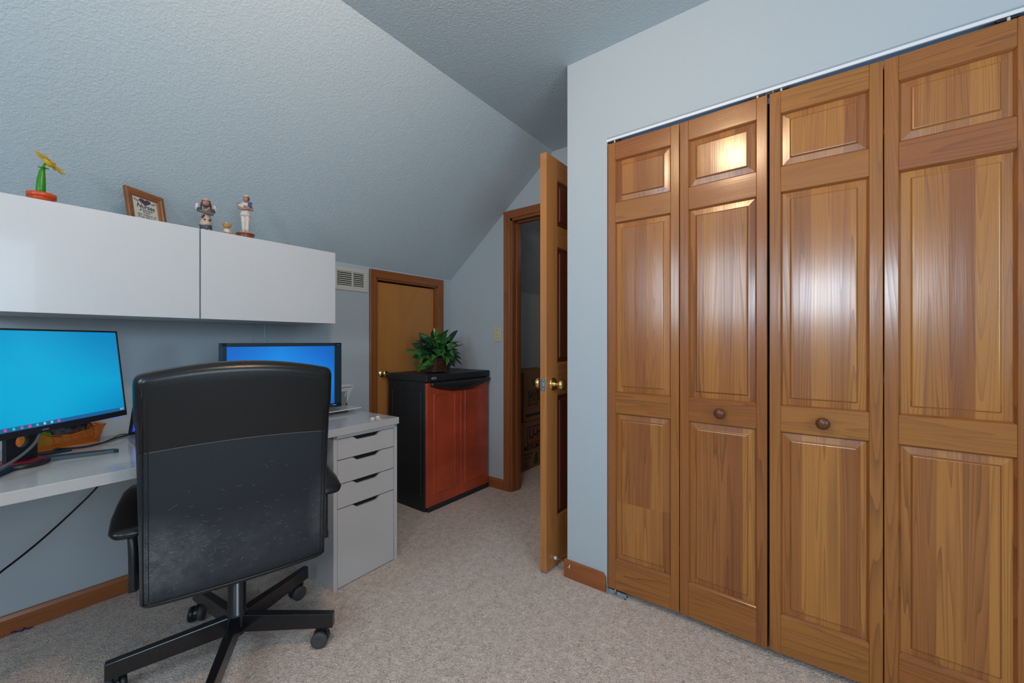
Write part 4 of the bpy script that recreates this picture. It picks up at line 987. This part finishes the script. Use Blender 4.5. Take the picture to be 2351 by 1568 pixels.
for k in range(10):
    a = 2 * math.pi * k / 10
    PM = FM @ Matrix.Rotation(a, 4, 'Z')
    m.ball((0.031, 0, 0.0), (0.018, 0.0085, 0.0018), 14, 8, M=PM)
m.build('petals', ypl, fl)
MB().lathe([(0.0175, 0.001), (0.0175, 0.004), (0.0145, 0.0045)], 24, FM).build('flower_ring', plain('dark_green', (0.01, 0.07, 0.04), 0.4), fl)
MB().lathe([(0.0145, 0.0035), (0.010, 0.0065), (0.0005, 0.0075)], 24, FM).build('flower_face', plain('grey_face', (0.34, 0.38, 0.36), 0.4), fl)

# framed verse
oak = wood('oak_frame', (0.30, 0.105, 0.028), (0.10, 0.028, 0.007), rings=9, contrast=0.9, tonev=0.1, su=3, sv=40)
pf = thing('framed_verse', 'oak framed nurses verse with a purple heart leaning on the sloping ceiling', 'framed picture', (0.378, 2.232, TOP + 0.001), R(31.6))
FW, FH, fb = 0.163, 0.156, 0.030
LM = Matrix.Rotation(R(-9), 4, 'X')
m = MB()
prof = [(0, 0.0), (0, -0.012), (0.003, -0.015), (0.014, -0.014), (0.018, -0.011), (0.024, -0.010), (0.027, -0.006), (fb, -0.004), (fb, 0.0)]
def fpt(i, c): return {0: (i, i), 1: (FW - i, i), 2: (FW - i, FH - i), 3: (i, FH - i)}[c]
for c in range(4):
    c2 = (c + 1) % 4
    rs = []
    for cc in (c, c2): rs.append([(fpt(i, cc)[0], y, fpt(i, cc)[1]) for i, y in prof])
    m.rings(rs, g='x' if c % 2 == 0 else 'z', seed=c * 0.7, smooth=False)
xf(m, LM).build('frame', oak, pf)
xf(MB().box(fb - 0.004, FW - fb + 0.004, -0.0035, -0.0005, fb - 0.004, FH - fb + 0.004), LM).build('paper', plain('cream_paper', (0.62, 0.62, 0.56), 0.5), pf)
xm = FW / 2
ink2 = plain('ink_black', (0.03, 0.032, 0.035), 0.6); purp = plain('ink_purple', (0.085, 0.045, 0.085), 0.6); bl = plain('ink_blue', (0.08, 0.17, 0.22), 0.6); rd = plain('ink_red', (0.5, 0.05, 0.06), 0.6)
heart = []
for i in range(40):
    t_ = 2 * math.pi * i / 40
    heart.append((xm + 0.0016 * 16 * math.sin(t_) ** 3, 0.1125 + 0.0010 * (13 * math.cos(t_) - 5 * math.cos(2 * t_) - 2 * math.cos(3 * t_) - math.cos(4 * t_))))
xf(MB().prism(heart, 'y', -0.0042, -0.0036), LM).build('printed_heart', purp, pf)
for s_ in (-1, 1):
    m = MB()
    for k in range(6):
        x = xm + s_ * (0.027 + 0.0032 * k); z = 0.1085 + 0.0014 * k
        m.tube([(x, -0.0040, z - 0.004 * (k % 2)), (x + s_ * 0.004, -0.0040, z + 0.006 - 0.004 * (k % 3))], 0.0008, 4)
        m.ball((x + s_ * 0.003, -0.004, z + 0.004 * (k % 2)), (0.0018, 0.0004, 0.0018), 8, 5)
    xf(m, LM).build('printed_sprig', bl, pf)
TF = lambda z: LM @ Matrix.Translation((xm, -0.0040, z)) @ Matrix.Rotation(R(90), 4, 'X')
text('lettering', 'Nurses', 0.0265, ink2, pf, TF(0.0835), shear=0.25, weight=0.0003)
for s_, z, sz in (('graduate', 0.0725, 0.0140), ('from', 0.0625, 0.0135), ('the school of', 0.0520, 0.0132), ('Fine Hearts', 0.0410, 0.0142)):
    text('lettering', s_, sz, ink2, pf, TF(z), shear=0.3, spacing=1.12)
xf(MB().ball((xm, -0.004, 0.0365), (0.0065, 0.0005, 0.0022), 12, 6), LM).build('printed_rose', rd, pf)

# figurines -------------------------------------------------------
skin = plain('painted_skin', (0.42, 0.20, 0.15), 0.45); hairb = plain('painted_brown', (0.11, 0.035, 0.025), 0.5)
blue_d = plain('painted_blue', (0.035, 0.065, 0.085), 0.5); cream_f = plain('painted_cream', (0.50, 0.38, 0.30), 0.5)
ivory = plain('painted_ivory', (0.62, 0.54, 0.49), 0.45, var=0.15, vscale=120); greyp = plain('painted_grey', (0.12, 0.10, 0.12), 0.5); redp = plain('painted_red', (0.22, 0.05, 0.035), 0.5)
strap = plain('painted_tan', (0.36, 0.22, 0.10), 0.5); blk = plain('painted_black', (0.02, 0.02, 0.02), 0.4)
# face x is local x, front is local -y
an = thing('angel_figurine', 'winged girl figurine in a brown hat carrying a tray of animals on the cabinet', 'figurine', (0.606, 2.112, TOP), R(-16))
MB().rings([[(a * math.cos(t), b * math.sin(t) + oy, z + 0.003 * math.sin(5 * t) * (z < 0.02)) for t in [2 * math.pi * i / 24 for i in range(24)]] for a, b, z, oy in
    ((0.021, 0.018, 0.004, 0), (0.022, 0.019, 0.010, 0), (0.018, 0.015, 0.030, 0), (0.014, 0.011, 0.075, 0), (0.018, 0.012, 0.088, 0), (0.016, 0.011, 0.098, 0), (0.006, 0.006, 0.103, 0))]).build('dress', blue_d, an)
m = MB().rings([[(a * math.cos(t), b * math.sin(t) + oy, z + 0.003 * math.sin(4 * t) * (z < 0.04)) for t in [2 * math.pi * i / 24 for i in range(24)]] for a, b, z, oy in
    ((0.0245, 0.021, 0.022, -0.001), (0.021, 0.018, 0.032, -0.001), (0.017, 0.014, 0.050, -0.001), (0.0155, 0.0135, 0.072, -0.002), (0.015, 0.013, 0.090, -0.002))])
m.tube([(-0.010, -0.011, 0.088), (-0.011, -0.006, 0.102)], 0.0025, 6).tube([(0.010, -0.011, 0.088), (0.011, -0.006, 0.102)], 0.0025, 6)
m.build('apron', cream_f, an)
m = MB()
for x, z in ((-0.010, 0.058), (-0.013, 0.052), (0.015, 0.046), (0.012, 0.042), (-0.004, 0.044), (-0.008, 0.062)): m.ball((x, -0.0155, z), (0.0045, 0.003, 0.004), 10, 6)
m.build('apron_pets', hairb, an)
m = MB().ball((-0.008, -0.008, 0.003), (0.008, 0.010, 0.004), 12, 8).ball((0.010, -0.008, 0.003), (0.008, 0.010, 0.004), 12, 8); m.build('feet', skin, an)
m = MB().ball((0, -0.002, 0.119), (0.0125, 0.012, 0.0145), 20, 14).tube([(0, 0, 0.100), (0, 0, 0.110)], 0.005, 10).ball((0, -0.0145, 0.117), 0.0016, 8, 6)
m.build('head', skin, an)
MB().ball((-0.021, -0.016, 0.078), (0.005, 0.005, 0.004), 10, 6).build('hand', skin, an); MB().ball((0.023, -0.018, 0.074), (0.005, 0.005, 0.004), 10, 6).build('hand', skin, an)
m = MB().ball((-0.0045, -0.0135, 0.1215), 0.0012, 8, 6).ball((0.0045, -0.0135, 0.1215), 0.0012, 8, 6).tube([(-0.004, -0.0138, 0.1125), (0, -0.0146, 0.1112), (0.004, -0.0138, 0.1125)], 0.0004, 5)
m.build('facial_features', blk, an)
m = MB().rings([[(a * math.cos(t), b * math.sin(t) + 0.004, z) for t in [2 * math.pi * i / 20 for i in range(20)]] for a, b, z in ((0.019, 0.010, 0.102), (0.0205, 0.0125, 0.110), (0.017, 0.0135, 0.122), (0.013, 0.012, 0.131), (0.004, 0.004, 0.135))])
m.build('hair', hairb, an)
m = MB().lathe([(0.0165, 0.128), (0.0175, 0.129), (0.013, 0.133), (0.011, 0.140), (0.0005, 0.143)], 24, Matrix.Translation((0, 0.002, 0))); m.build('hat', cream_f, an)
for s_ in (-1, 1): MB().tube(smoothcurve([(s_ * 0.015, 0, 0.095), (s_ * 0.026, -0.004, 0.086), (s_ * 0.024, -0.012, 0.078)], 5), [0.0065, 0.0068, 0.007, 0.0072, 0.0072, 0.0068, 0.0064, 0.006, 0.0055, 0.005, 0.0045], 10).build('sleeve', blue_d, an)
m = MB().tube(smoothcurve([(-0.020, -0.020, 0.078), (0, -0.026, 0.072), (0.025, -0.022, 0.069)], 6), 0.0062, 10); m.build('tray', greyp, an)
m = MB().ball((-0.010, -0.018, 0.084), (0.004, 0.005, 0.008), 10, 8).ball((0, -0.020, 0.083), (0.008, 0.006, 0.007), 12, 8).ball((0.006, -0.018, 0.090), (0.003, 0.003, 0.006), 8, 6); m.build('animals', strap, an)
MB().ball((0.013, -0.019, 0.080), (0.008, 0.006, 0.007), 12, 8).build('apple', redp, an)
for s_ in (-1, 1):
    m = MB()
    for k in range(7):
        a = R(20 + k * 22); c = Vector((s_ * 0.024, 0.010, 0.100))
        m.ball(c + Vector((s_ * 0.009 * math.cos(a - 1.2), 0.001 * k, -0.010 * math.sin(a - 1.4) - 0.001)), (0.0055, 0.0022, 0.0095), 10, 8)
    m.build('wing', ivory, an)

nu = thing('nurse_figurine', 'nurse figurine in ivory uniform hugging a blue book on a round wooden base', 'figurine', (0.762, 2.126, TOP), R(-26))
base_m = plain('mahogany', (0.22, 0.055, 0.018), 0.2, coat=0.4)
MB().lathe([(0.0005, 0), (0.036, 0), (0.036, 0.005), (0.033, 0.009), (0.0345, 0.013), (0.038, 0.016), (0.038, 0.020), (0.034, 0.023), (0.0005, 0.023)], 48).build('round_base', base_m, nu)
MB().lathe([(0.026, 0.023), (0.025, 0.028), (0.0005, 0.029)], 20, Matrix.Diagonal((1, 0.8, 1, 1))).build('plinth', ivory, nu)
m = MB()
for s_ in (-1, 1):
    m.ball((s_ * 0.008 + 0.002, -0.009, 0.032), (0.006, 0.012, 0.0042), 12, 8)
m.build('shoes', ivory, nu)
m = MB()
for s_, off in ((-1, 0.0), (1, 0.002)):
    m.rings([[(s_ * x + a * math.cos(t), b * math.sin(t) + off * 0, z) for t in [2 * math.pi * i / 18 for i in range(18)]] for x, a, b, z in ((0.007, 0.0085, 0.010, 0.034), (0.007, 0.0080, 0.009, 0.050), (0.0078, 0.0095, 0.010, 0.075), (0.008, 0.0115, 0.012, 0.105), (0.006, 0.0110, 0.012, 0.118))])
m.build('trousers', ivory, nu)
m = MB().rings([[(a * math.cos(t), b * math.sin(t), z + 0.002 * math.sin(3 * t) * (z < 0.11)) for t in [2 * math.pi * i / 28 for i in range(28)]] for a, b, z in ((0.0225, 0.016, 0.101), (0.0205, 0.0145, 0.112), (0.0165, 0.012, 0.128), (0.0195, 0.0125, 0.145), (0.021, 0.012, 0.156), (0.014, 0.010, 0.163), (0.005, 0.005, 0.166))])
for s_ in (-1, 1): m.tube([(s_ * 0.016, 0, 0.156), (s_ * 0.0245, -0.003, 0.144)], [0.007, 0.0078], 12)
m.build('tunic', ivory, nu)
m = MB().tube(smoothcurve([(-0.0235, -0.003, 0.146), (-0.024, -0.010, 0.136), (-0.004, -0.020, 0.132), (0.014, -0.019, 0.136)], 6), [0.0055] * 12 + [0.0045] * 7, 10).build('arm', skin, nu)
m = MB().tube(smoothcurve([(0.0235, -0.003, 0.146), (0.026, -0.010, 0.132), (0.010, -0.021, 0.140), (-0.004, -0.019, 0.145)], 6), [0.0055] * 12 + [0.0045] * 7, 10); m.build('arm', skin, nu); m = MB()
m.ball((0.002, -0.004, 0.181), (0.0105, 0.0115, 0.0135), 18, 12).tube([(0.001, 0, 0.160), (0.001, -0.001, 0.172)], 0.0048, 10).ball((0.001, -0.0155, 0.180), 0.0014, 8, 6)
m.build('head', skin, nu)
m = MB().ball((-0.003, -0.0145, 0.1835), 0.0009, 6, 5).ball((0.005, -0.0145, 0.1835), 0.0009, 6, 5).tube([(-0.002, -0.0148, 0.1755), (0.003, -0.0148, 0.1755)], 0.0004, 5); m.build('facial_features', hairb, nu)
MB().ball((0.0035, 0.0010, 0.185), (0.0135, 0.0120, 0.0140), 18, 12).build('hair', plain('painted_auburn', (0.16, 0.055, 0.035), 0.5), nu)
MB().lathe([(0.0105, 0.192), (0.012, 0.197), (0.010, 0.201), (0.0005, 0.202)], 20, Matrix.Translation((0.004, 0.002, 0)) @ Matrix.Diagonal((1, 1, 1, 1))).build('nurse_cap', ivory, nu)
MB().box(0.001, 0.017, -0.0215, -0.0175, 0.142, 0.166, M=Matrix.Rotation(R(4), 4, 'Y')).build('book', plain('painted_navy', (0.012, 0.045, 0.095), 0.4), nu, bevel=0.0008)
MB().rings([[(-0.0245 + 0.0055 * math.cos(t) * k, -0.0075, 0.1545 + 0.0055 * math.sin(t) * k) for t in [2 * math.pi * i / 16 for i in range(16)]] for k in (1.0, 0.7)], cap0=False, cap1=False).build('sleeve_badge', blue_d, nu)

be = thing('bear_figurine', 'tiny tan bear figurine in a white nurse cap between the angel and the nurse', 'figurine', (0.686, 2.118, TOP), R(-14))
tan = plain('painted_honey', (0.46, 0.24, 0.07), 0.5)
m = MB().ball((0, 0, 0.016), (0.014, 0.011, 0.014), 16, 10); m.build('shirt', ivory, be)
m = MB().ball((0, -0.003, 0.040), (0.0155, 0.011, 0.0125), 18, 12).ball((-0.014, 0, 0.049), (0.006, 0.004, 0.006), 10, 8).ball((0.014, 0, 0.049), (0.006, 0.004, 0.006), 10, 8).ball((0, -0.013, 0.036), (0.006, 0.004, 0.005), 10, 8)
m.ball((-0.013, -0.012, 0.006), (0.010, 0.009, 0.006), 12, 8).ball((0.013, -0.012, 0.006), (0.010, 0.009, 0.006), 12, 8).ball((0.024, -0.010, 0.004), (0.007, 0.006, 0.004), 10, 8)
m.build('bear_body', tan, be)
MB().ball((-0.005, -0.0125, 0.042), 0.0012, 6, 5).ball((0.005, -0.0125, 0.042), 0.0012, 6, 5).ball((0, -0.0168, 0.0375), 0.0014, 6, 5).build('facial_features', blk, be)
MB().ball((0, 0, 0.0525), (0.008, 0.006, 0.0045), 12, 8).build('nurse_cap', 'white', be)
MB().ball((0.001, -0.0055, 0.0545), (0.0018, 0.001, 0.0018), 8, 6).build('cap_cross', plain('cap_blue', (0.02, 0.03, 0.2), 0.4), be)

# ------------------------------------------------------------------ office chair
ch = thing('office_chair', 'black leather high backed swivel office chair seen from behind at the desk', 'chair', (0.584, 1.706, 0), R(-14.1))
HB = 0.257
def back_ring(z):
    """outline (x,y) of the back at height z; returns list of 3D points, rear face towards -y"""
    zt = (z - 0.355) / 0.68
    lean = -0.050 * max(0, zt) ** 1.3
    yc = -0.180 + lean
    th = 0.034 if z < 1.0 else 0.034
    hb = HB - 0.004 * math.cos(zt * 3.1) + (0.004 if zt > 0.8 else 0); r = 0.030; pts = []
    for cx, cy, a0 in ((hb - r, th - r, 0), (-hb + r, th - r, 90), (-hb + r, -th + r, 180), (hb - r, -th + r, 270)):
        for i in range(7):
            a = R(a0 + 15 * i); pts.append((cx + r * math.cos(a), cy + r * math.sin(a)))
        if a0 == 0: pts += [(hb - r - (2 * hb - 2 * r) * k / 22, th) for k in range(1, 22)]
        if a0 == 180: pts += [(-hb + r + (2 * hb - 2 * r) * k / 22, -th) for k in range(1, 22)]
    out = []
    for X, y in pts:
        x = X / hb; q = 1 - x * x
        out.append((X, yc + y + 0.010 * q * (-1 if y < 0 else 0.3), z + 0.031 * q * max(0, min(1, (zt - 0.45) / 0.5)) - 0.004 * q * max(0, min(1, 1 - zt / 0.15))))
    return out
def scale_ring(r, k, dz=0.0, kx=None):
    cy = sum(p[1] for p in r) / len(r); kx = kx if kx is not None else 1 - (1 - k) * 0.13
    return [(p[0] * kx, cy + (p[1] - cy) * k, p[2] + dz) for p in r]
SEAM = 0.805
zsn = [0.355 + (SEAM - 0.355) * i / 12 for i in range(13)]
rs = [scale_ring(back_ring(0.355), 0.55, -0.010), scale_ring(back_ring(0.355), 0.86, -0.006)] + [back_ring(z) for z in zsn]
m = MB().rings(rs, cap1=False)
bo = m.build('backrest', 'backcloth', ch)
zup = [SEAM + 0.0005 + (1.000 - SEAM) * i / 8 for i in range(9)]
rs = [scale_ring(back_ring(z), 1.012) for z in zup]
for a in range(1, 9):
    t_ = a / 8; ang = t_ * math.pi / 2
    rs.append(scale_ring(back_ring(1.000 + 0.034 * math.sin(ang)), 1.012 * (math.cos(ang) * 0.98 + 0.02), kx=1.0 - 0.085 * (1 - math.cos(ang)) ** 1.2))
MB().rings(rs, cap0=False).build('headrest_cover', 'leather', ch)
# piping down the sides and round the bottom, seams, stitches
def rear_pt(x, z, off=0.0):
    """point on the rear surface at x, z"""
    r = back_ring(z); best = [p for p in r if p[1] < -0.18 - 0.050 * max(0, (z - 0.355) / 0.68) ** 1.3 - 0.003]
    best.sort(key=lambda p: p[0])
    for a, b in zip(best, best[1:]):
        if a[0] <= x <= b[0]:
            t = (x - a[0]) / max(1e-9, b[0] - a[0]); return (x, a[1] + (b[1] - a[1]) * t - off, a[2] + (b[2] - a[2]) * t)
    q = best[0] if x < 0 else best[-1]; return (q[0], q[1] - off, q[2])
m = MB()
for sx in (-1, 1):
    m.tube([rear_pt(sx * 0.244, z, 0.0005) for z in [0.36 + 0.0315 * i for i in range(21)]], [0.0022] * 18 + [0.0018, 0.001, 0.0002], 8)
    m.tube([rear_pt(sx * 0.2315, z, 0.0003) for z in [0.37 + 0.031 * i for i in range(21)]], [0.0010] * 18 + [0.0008, 0.0005, 0.0001], 6)
m.tube([rear_pt(-0.244 + 0.488 * i / 24, 0.360, 0.0005) for i in range(25)], 0.0030, 8)
m.build('piping', 'leather', ch)
MB().tube([rear_pt(-0.240 + 0.480 * i / 24, SEAM, 0.0006) for i in range(25)], 0.0011, 6).build('seam', plain('seam_grey', (0.11, 0.105, 0.10), 0.5), ch)
m = MB(); nst = 62
def toprow(z, x): p = rear_pt(x, z, 0.0012); return p
for zrow in (0.990, 0.9985):
    for i in range(nst):
        x = -0.225 + 0.450 * i / (nst - 1)
        a, b = toprow(zrow, x - 0.0022), toprow(zrow, x + 0.0022); m.tube([a, b], 0.0006, 4)
thread = plain('stitch', (0.05, 0.045, 0.045), 0.6)
m.build('stitching', thread, ch)
for sx in (-1, 1):
    m = MB()
    for i in range(54):
        z = 0.42 + 0.0102 * i
        m.tube([rear_pt(sx * 0.238, z, 0.0012), rear_pt(sx * 0.238, z + 0.005, 0.0012)], 0.0005, 4)
    m.build('stitching', thread, ch)
# pet hairs caught on the lower back: nobody could count them
m = MB(); rn = random.Random(3)
for i in range(210):
    if rn.random() < 0.62: x = -0.24 + abs(rn.gauss(0, 0.085)); z = rn.gauss(0.505, 0.045)
    else: x = rn.uniform(-0.23, 0.235); z = rn.gauss(0.50, 0.055)
    if rn.random() < 0.10: x = rn.uniform(-0.2, 0.2); z = rn.uniform(0.42, 0.75)
    x = max(-0.235, min(0.235, x)); z = max(0.38, min(0.78, z))
    L_ = rn.uniform(0.004, 0.016); a = rn.gauss(0, 0.7); c_ = rn.uniform(-0.003, 0.003)
    p = [rear_pt(x + L_ * k / 3 * math.cos(a), z + L_ * k / 3 * math.sin(a) + c_ * math.sin(math.pi * k / 3), 0.0007) for k in range(4)]
    m.tube(p, 0.00021, 3)
hr_ = m.build('pet_hair', plain('pale_hair', (0.42, 0.38, 0.33), 0.5), ch); hr_['kind'] = 'stuff'; hr_['label'] = 'pale pet hairs stuck to the lower chair back'
# seat
rs = []
for z, k in ((0.415, 0.90), (0.420, 0.97), (0.445, 1.0), (0.475, 1.0), (0.492, 0.96), (0.500, 0.85), (0.502, 0.4)):
    rs.append([(x * k, 0.065 + y * k, z) for x, y in rr(0.252, 0.240, 0.07, 6)])
MB().rings(rs).build('seat', 'leather', ch)
MB().box(-0.11, 0.11, -0.10, 0.16, 0.375, 0.416).box(-0.13, 0.13, -0.155, -0.10, 0.36, 0.40).build('tilt_mechanism', 'blackmet', ch, bevel=0.01)
MB().tube(smoothcurve([(0.10, 0.02, 0.392), (0.18, 0.02, 0.385), (0.235, 0.01, 0.372)], 4), 0.006, 10).ball((0.243, 0.008, 0.370), (0.022, 0.012, 0.008), 14, 8).build('lever', 'blackpl', ch)
# armrests
for sx in (-1, 1):
    rs = []; ox = 0.010 if sx > 0 else 0
    for y, wd, zc, h, xo in ((-0.128, 0.016, 0.543, 0.006, 0.276), (-0.122, 0.036, 0.545, 0.012, 0.280), (-0.10, 0.044, 0.550, 0.016, 0.284), (-0.03, 0.042, 0.566, 0.016, 0.288), (0.05, 0.038, 0.584, 0.015, 0.286), (0.14, 0.038, 0.598, 0.015, 0.278), (0.195, 0.030, 0.600, 0.012, 0.274), (0.21, 0.012, 0.598, 0.006, 0.272)):
        ring = []
        for i in range(20):
            a = 2 * math.pi * i / 20; ring.append((sx * xo + ox + wd * (abs(math.cos(a)) ** 0.8) * (1 if math.cos(a) > 0 else -1), y, zc + h * (abs(math.sin(a)) ** 0.8) * (1 if math.sin(a) > 0 else -1)))
        rs.append(ring)
    arm = MB().rings(rs).build('armrest', 'leather', ch)
    pth = smoothcurve([(sx * 0.276, -0.075, 0.552), (sx * 0.274, -0.102, 0.530), (sx * 0.271, -0.116, 0.48), (sx * 0.270, -0.120, 0.42), (sx * 0.269, -0.120, 0.375)], 5)
    m = MB(); rs = []
    for i, p in enumerate(pth):
        wx, wy = 0.012, 0.017
        rs.append([(p.x + wx * math.cos(a), p.y + wy * math.sin(a), p.z) for a in [2 * math.pi * k / 12 for k in range(12)]])
    m.rings(rs)
    m.box(sx * 0.272 - 0.010, sx * 0.272 + 0.010, -0.13, 0.02, 0.372, 0.400)
    x_ = sorted((sx * 0.272, sx * 0.11)); m.box(x_[0], x_[1], -0.03, 0.02, 0.374, 0.398)
    m.build('arm_post', 'blackpl', arm)
    MB().box(sx * 0.295 - 0.014, sx * 0.295 + 0.014, 0.045, 0.085, 0.475, 0.582).build('front_post', 'blackpl', arm, bevel=0.012, seg=3)
# column and star base
MB().lathe([(0.0005, 0.058), (0.026, 0.058), (0.026, 0.085), (0.034, 0.090), (0.034, 0.140), (0.029, 0.145), (0.029, 0.300), (0.024, 0.305), (0.024, 0.380)], 32).build('gas_lift', 'blackmet', ch)
for k in range(5):
    a = R(37 + 72 * k); MR = Matrix.Rotation(a, 4, 'Z')
    r0, r1 = 0.020, 0.345
    vs = [(r0, -0.017, 0.070), (r0, 0.017, 0.070), (r0, 0.016, 0.132), (r0, -0.016, 0.132), (r1, -0.0135, 0.068), (r1, 0.0135, 0.068), (r1, 0.012, 0.120), (r1, -0.012, 0.120)]
    lg = MB().add(vs, [(0, 3, 2, 1), (4, 5, 6, 7), (0, 1, 5, 4), (1, 2, 6, 5), (2, 3, 7, 6), (3, 0, 4, 7)], M=MR).build('leg', 'blackmet', ch, bevel=0.003)
    cr = 0.318; spin = R([200, 250, 100, 30, 150][k]); CM = Matrix.Translation((cr * math.cos(a), cr * math.sin(a), 0)) @ Matrix.Rotation(spin, 4, 'Z')
    m = MB()
    m.tube([(0, 0, 0.050), (0, 0, 0.072)], 0.007, 10, M=CM)
    # hood
    rs = []
    for y in (-0.006, 0.006):
        rs.append([(0.018 + 0.027 * math.cos(t), y, 0.029 + 0.028 * math.sin(t)) for t in [R(-20 + 20 * i) for i in range(12)]])
    m.rings(rs, M=CM, smooth=False)
    c = m.build('caster', 'blackpl', lg)
    for s_ in (-1, 1):
        WM = CM @ Matrix.Translation((0.020, s_ * 0.016, 0.029)) @ Matrix.Rotation(R(90), 4, 'X')
        MB().lathe([(0.0005, -0.009), (0.014, -0.009), (0.018, -0.010), (0.026, -0.009), (0.029, -0.004), (0.029, 0.004), (0.026, 0.009), (0.018, 0.010), (0.014, 0.009), (0.0005, 0.009)], 28, WM).build('caster', 'rubber' if s_ > 0 else 'blackpl', lg)

# ------------------------------------------------------------------ ceiling lamp (just above the frame)
cl = thing('ceiling_lamp', 'round brass rimmed ceiling lamp above the middle of the room', 'ceiling lamp', (0.42, 0.52, HC))
MB().lathe([(0.0005, 0), (0.13, 0), (0.13, -0.02), (0.10, -0.035), (0.0005, -0.036)], 40).build('canopy', 'brass', cl)
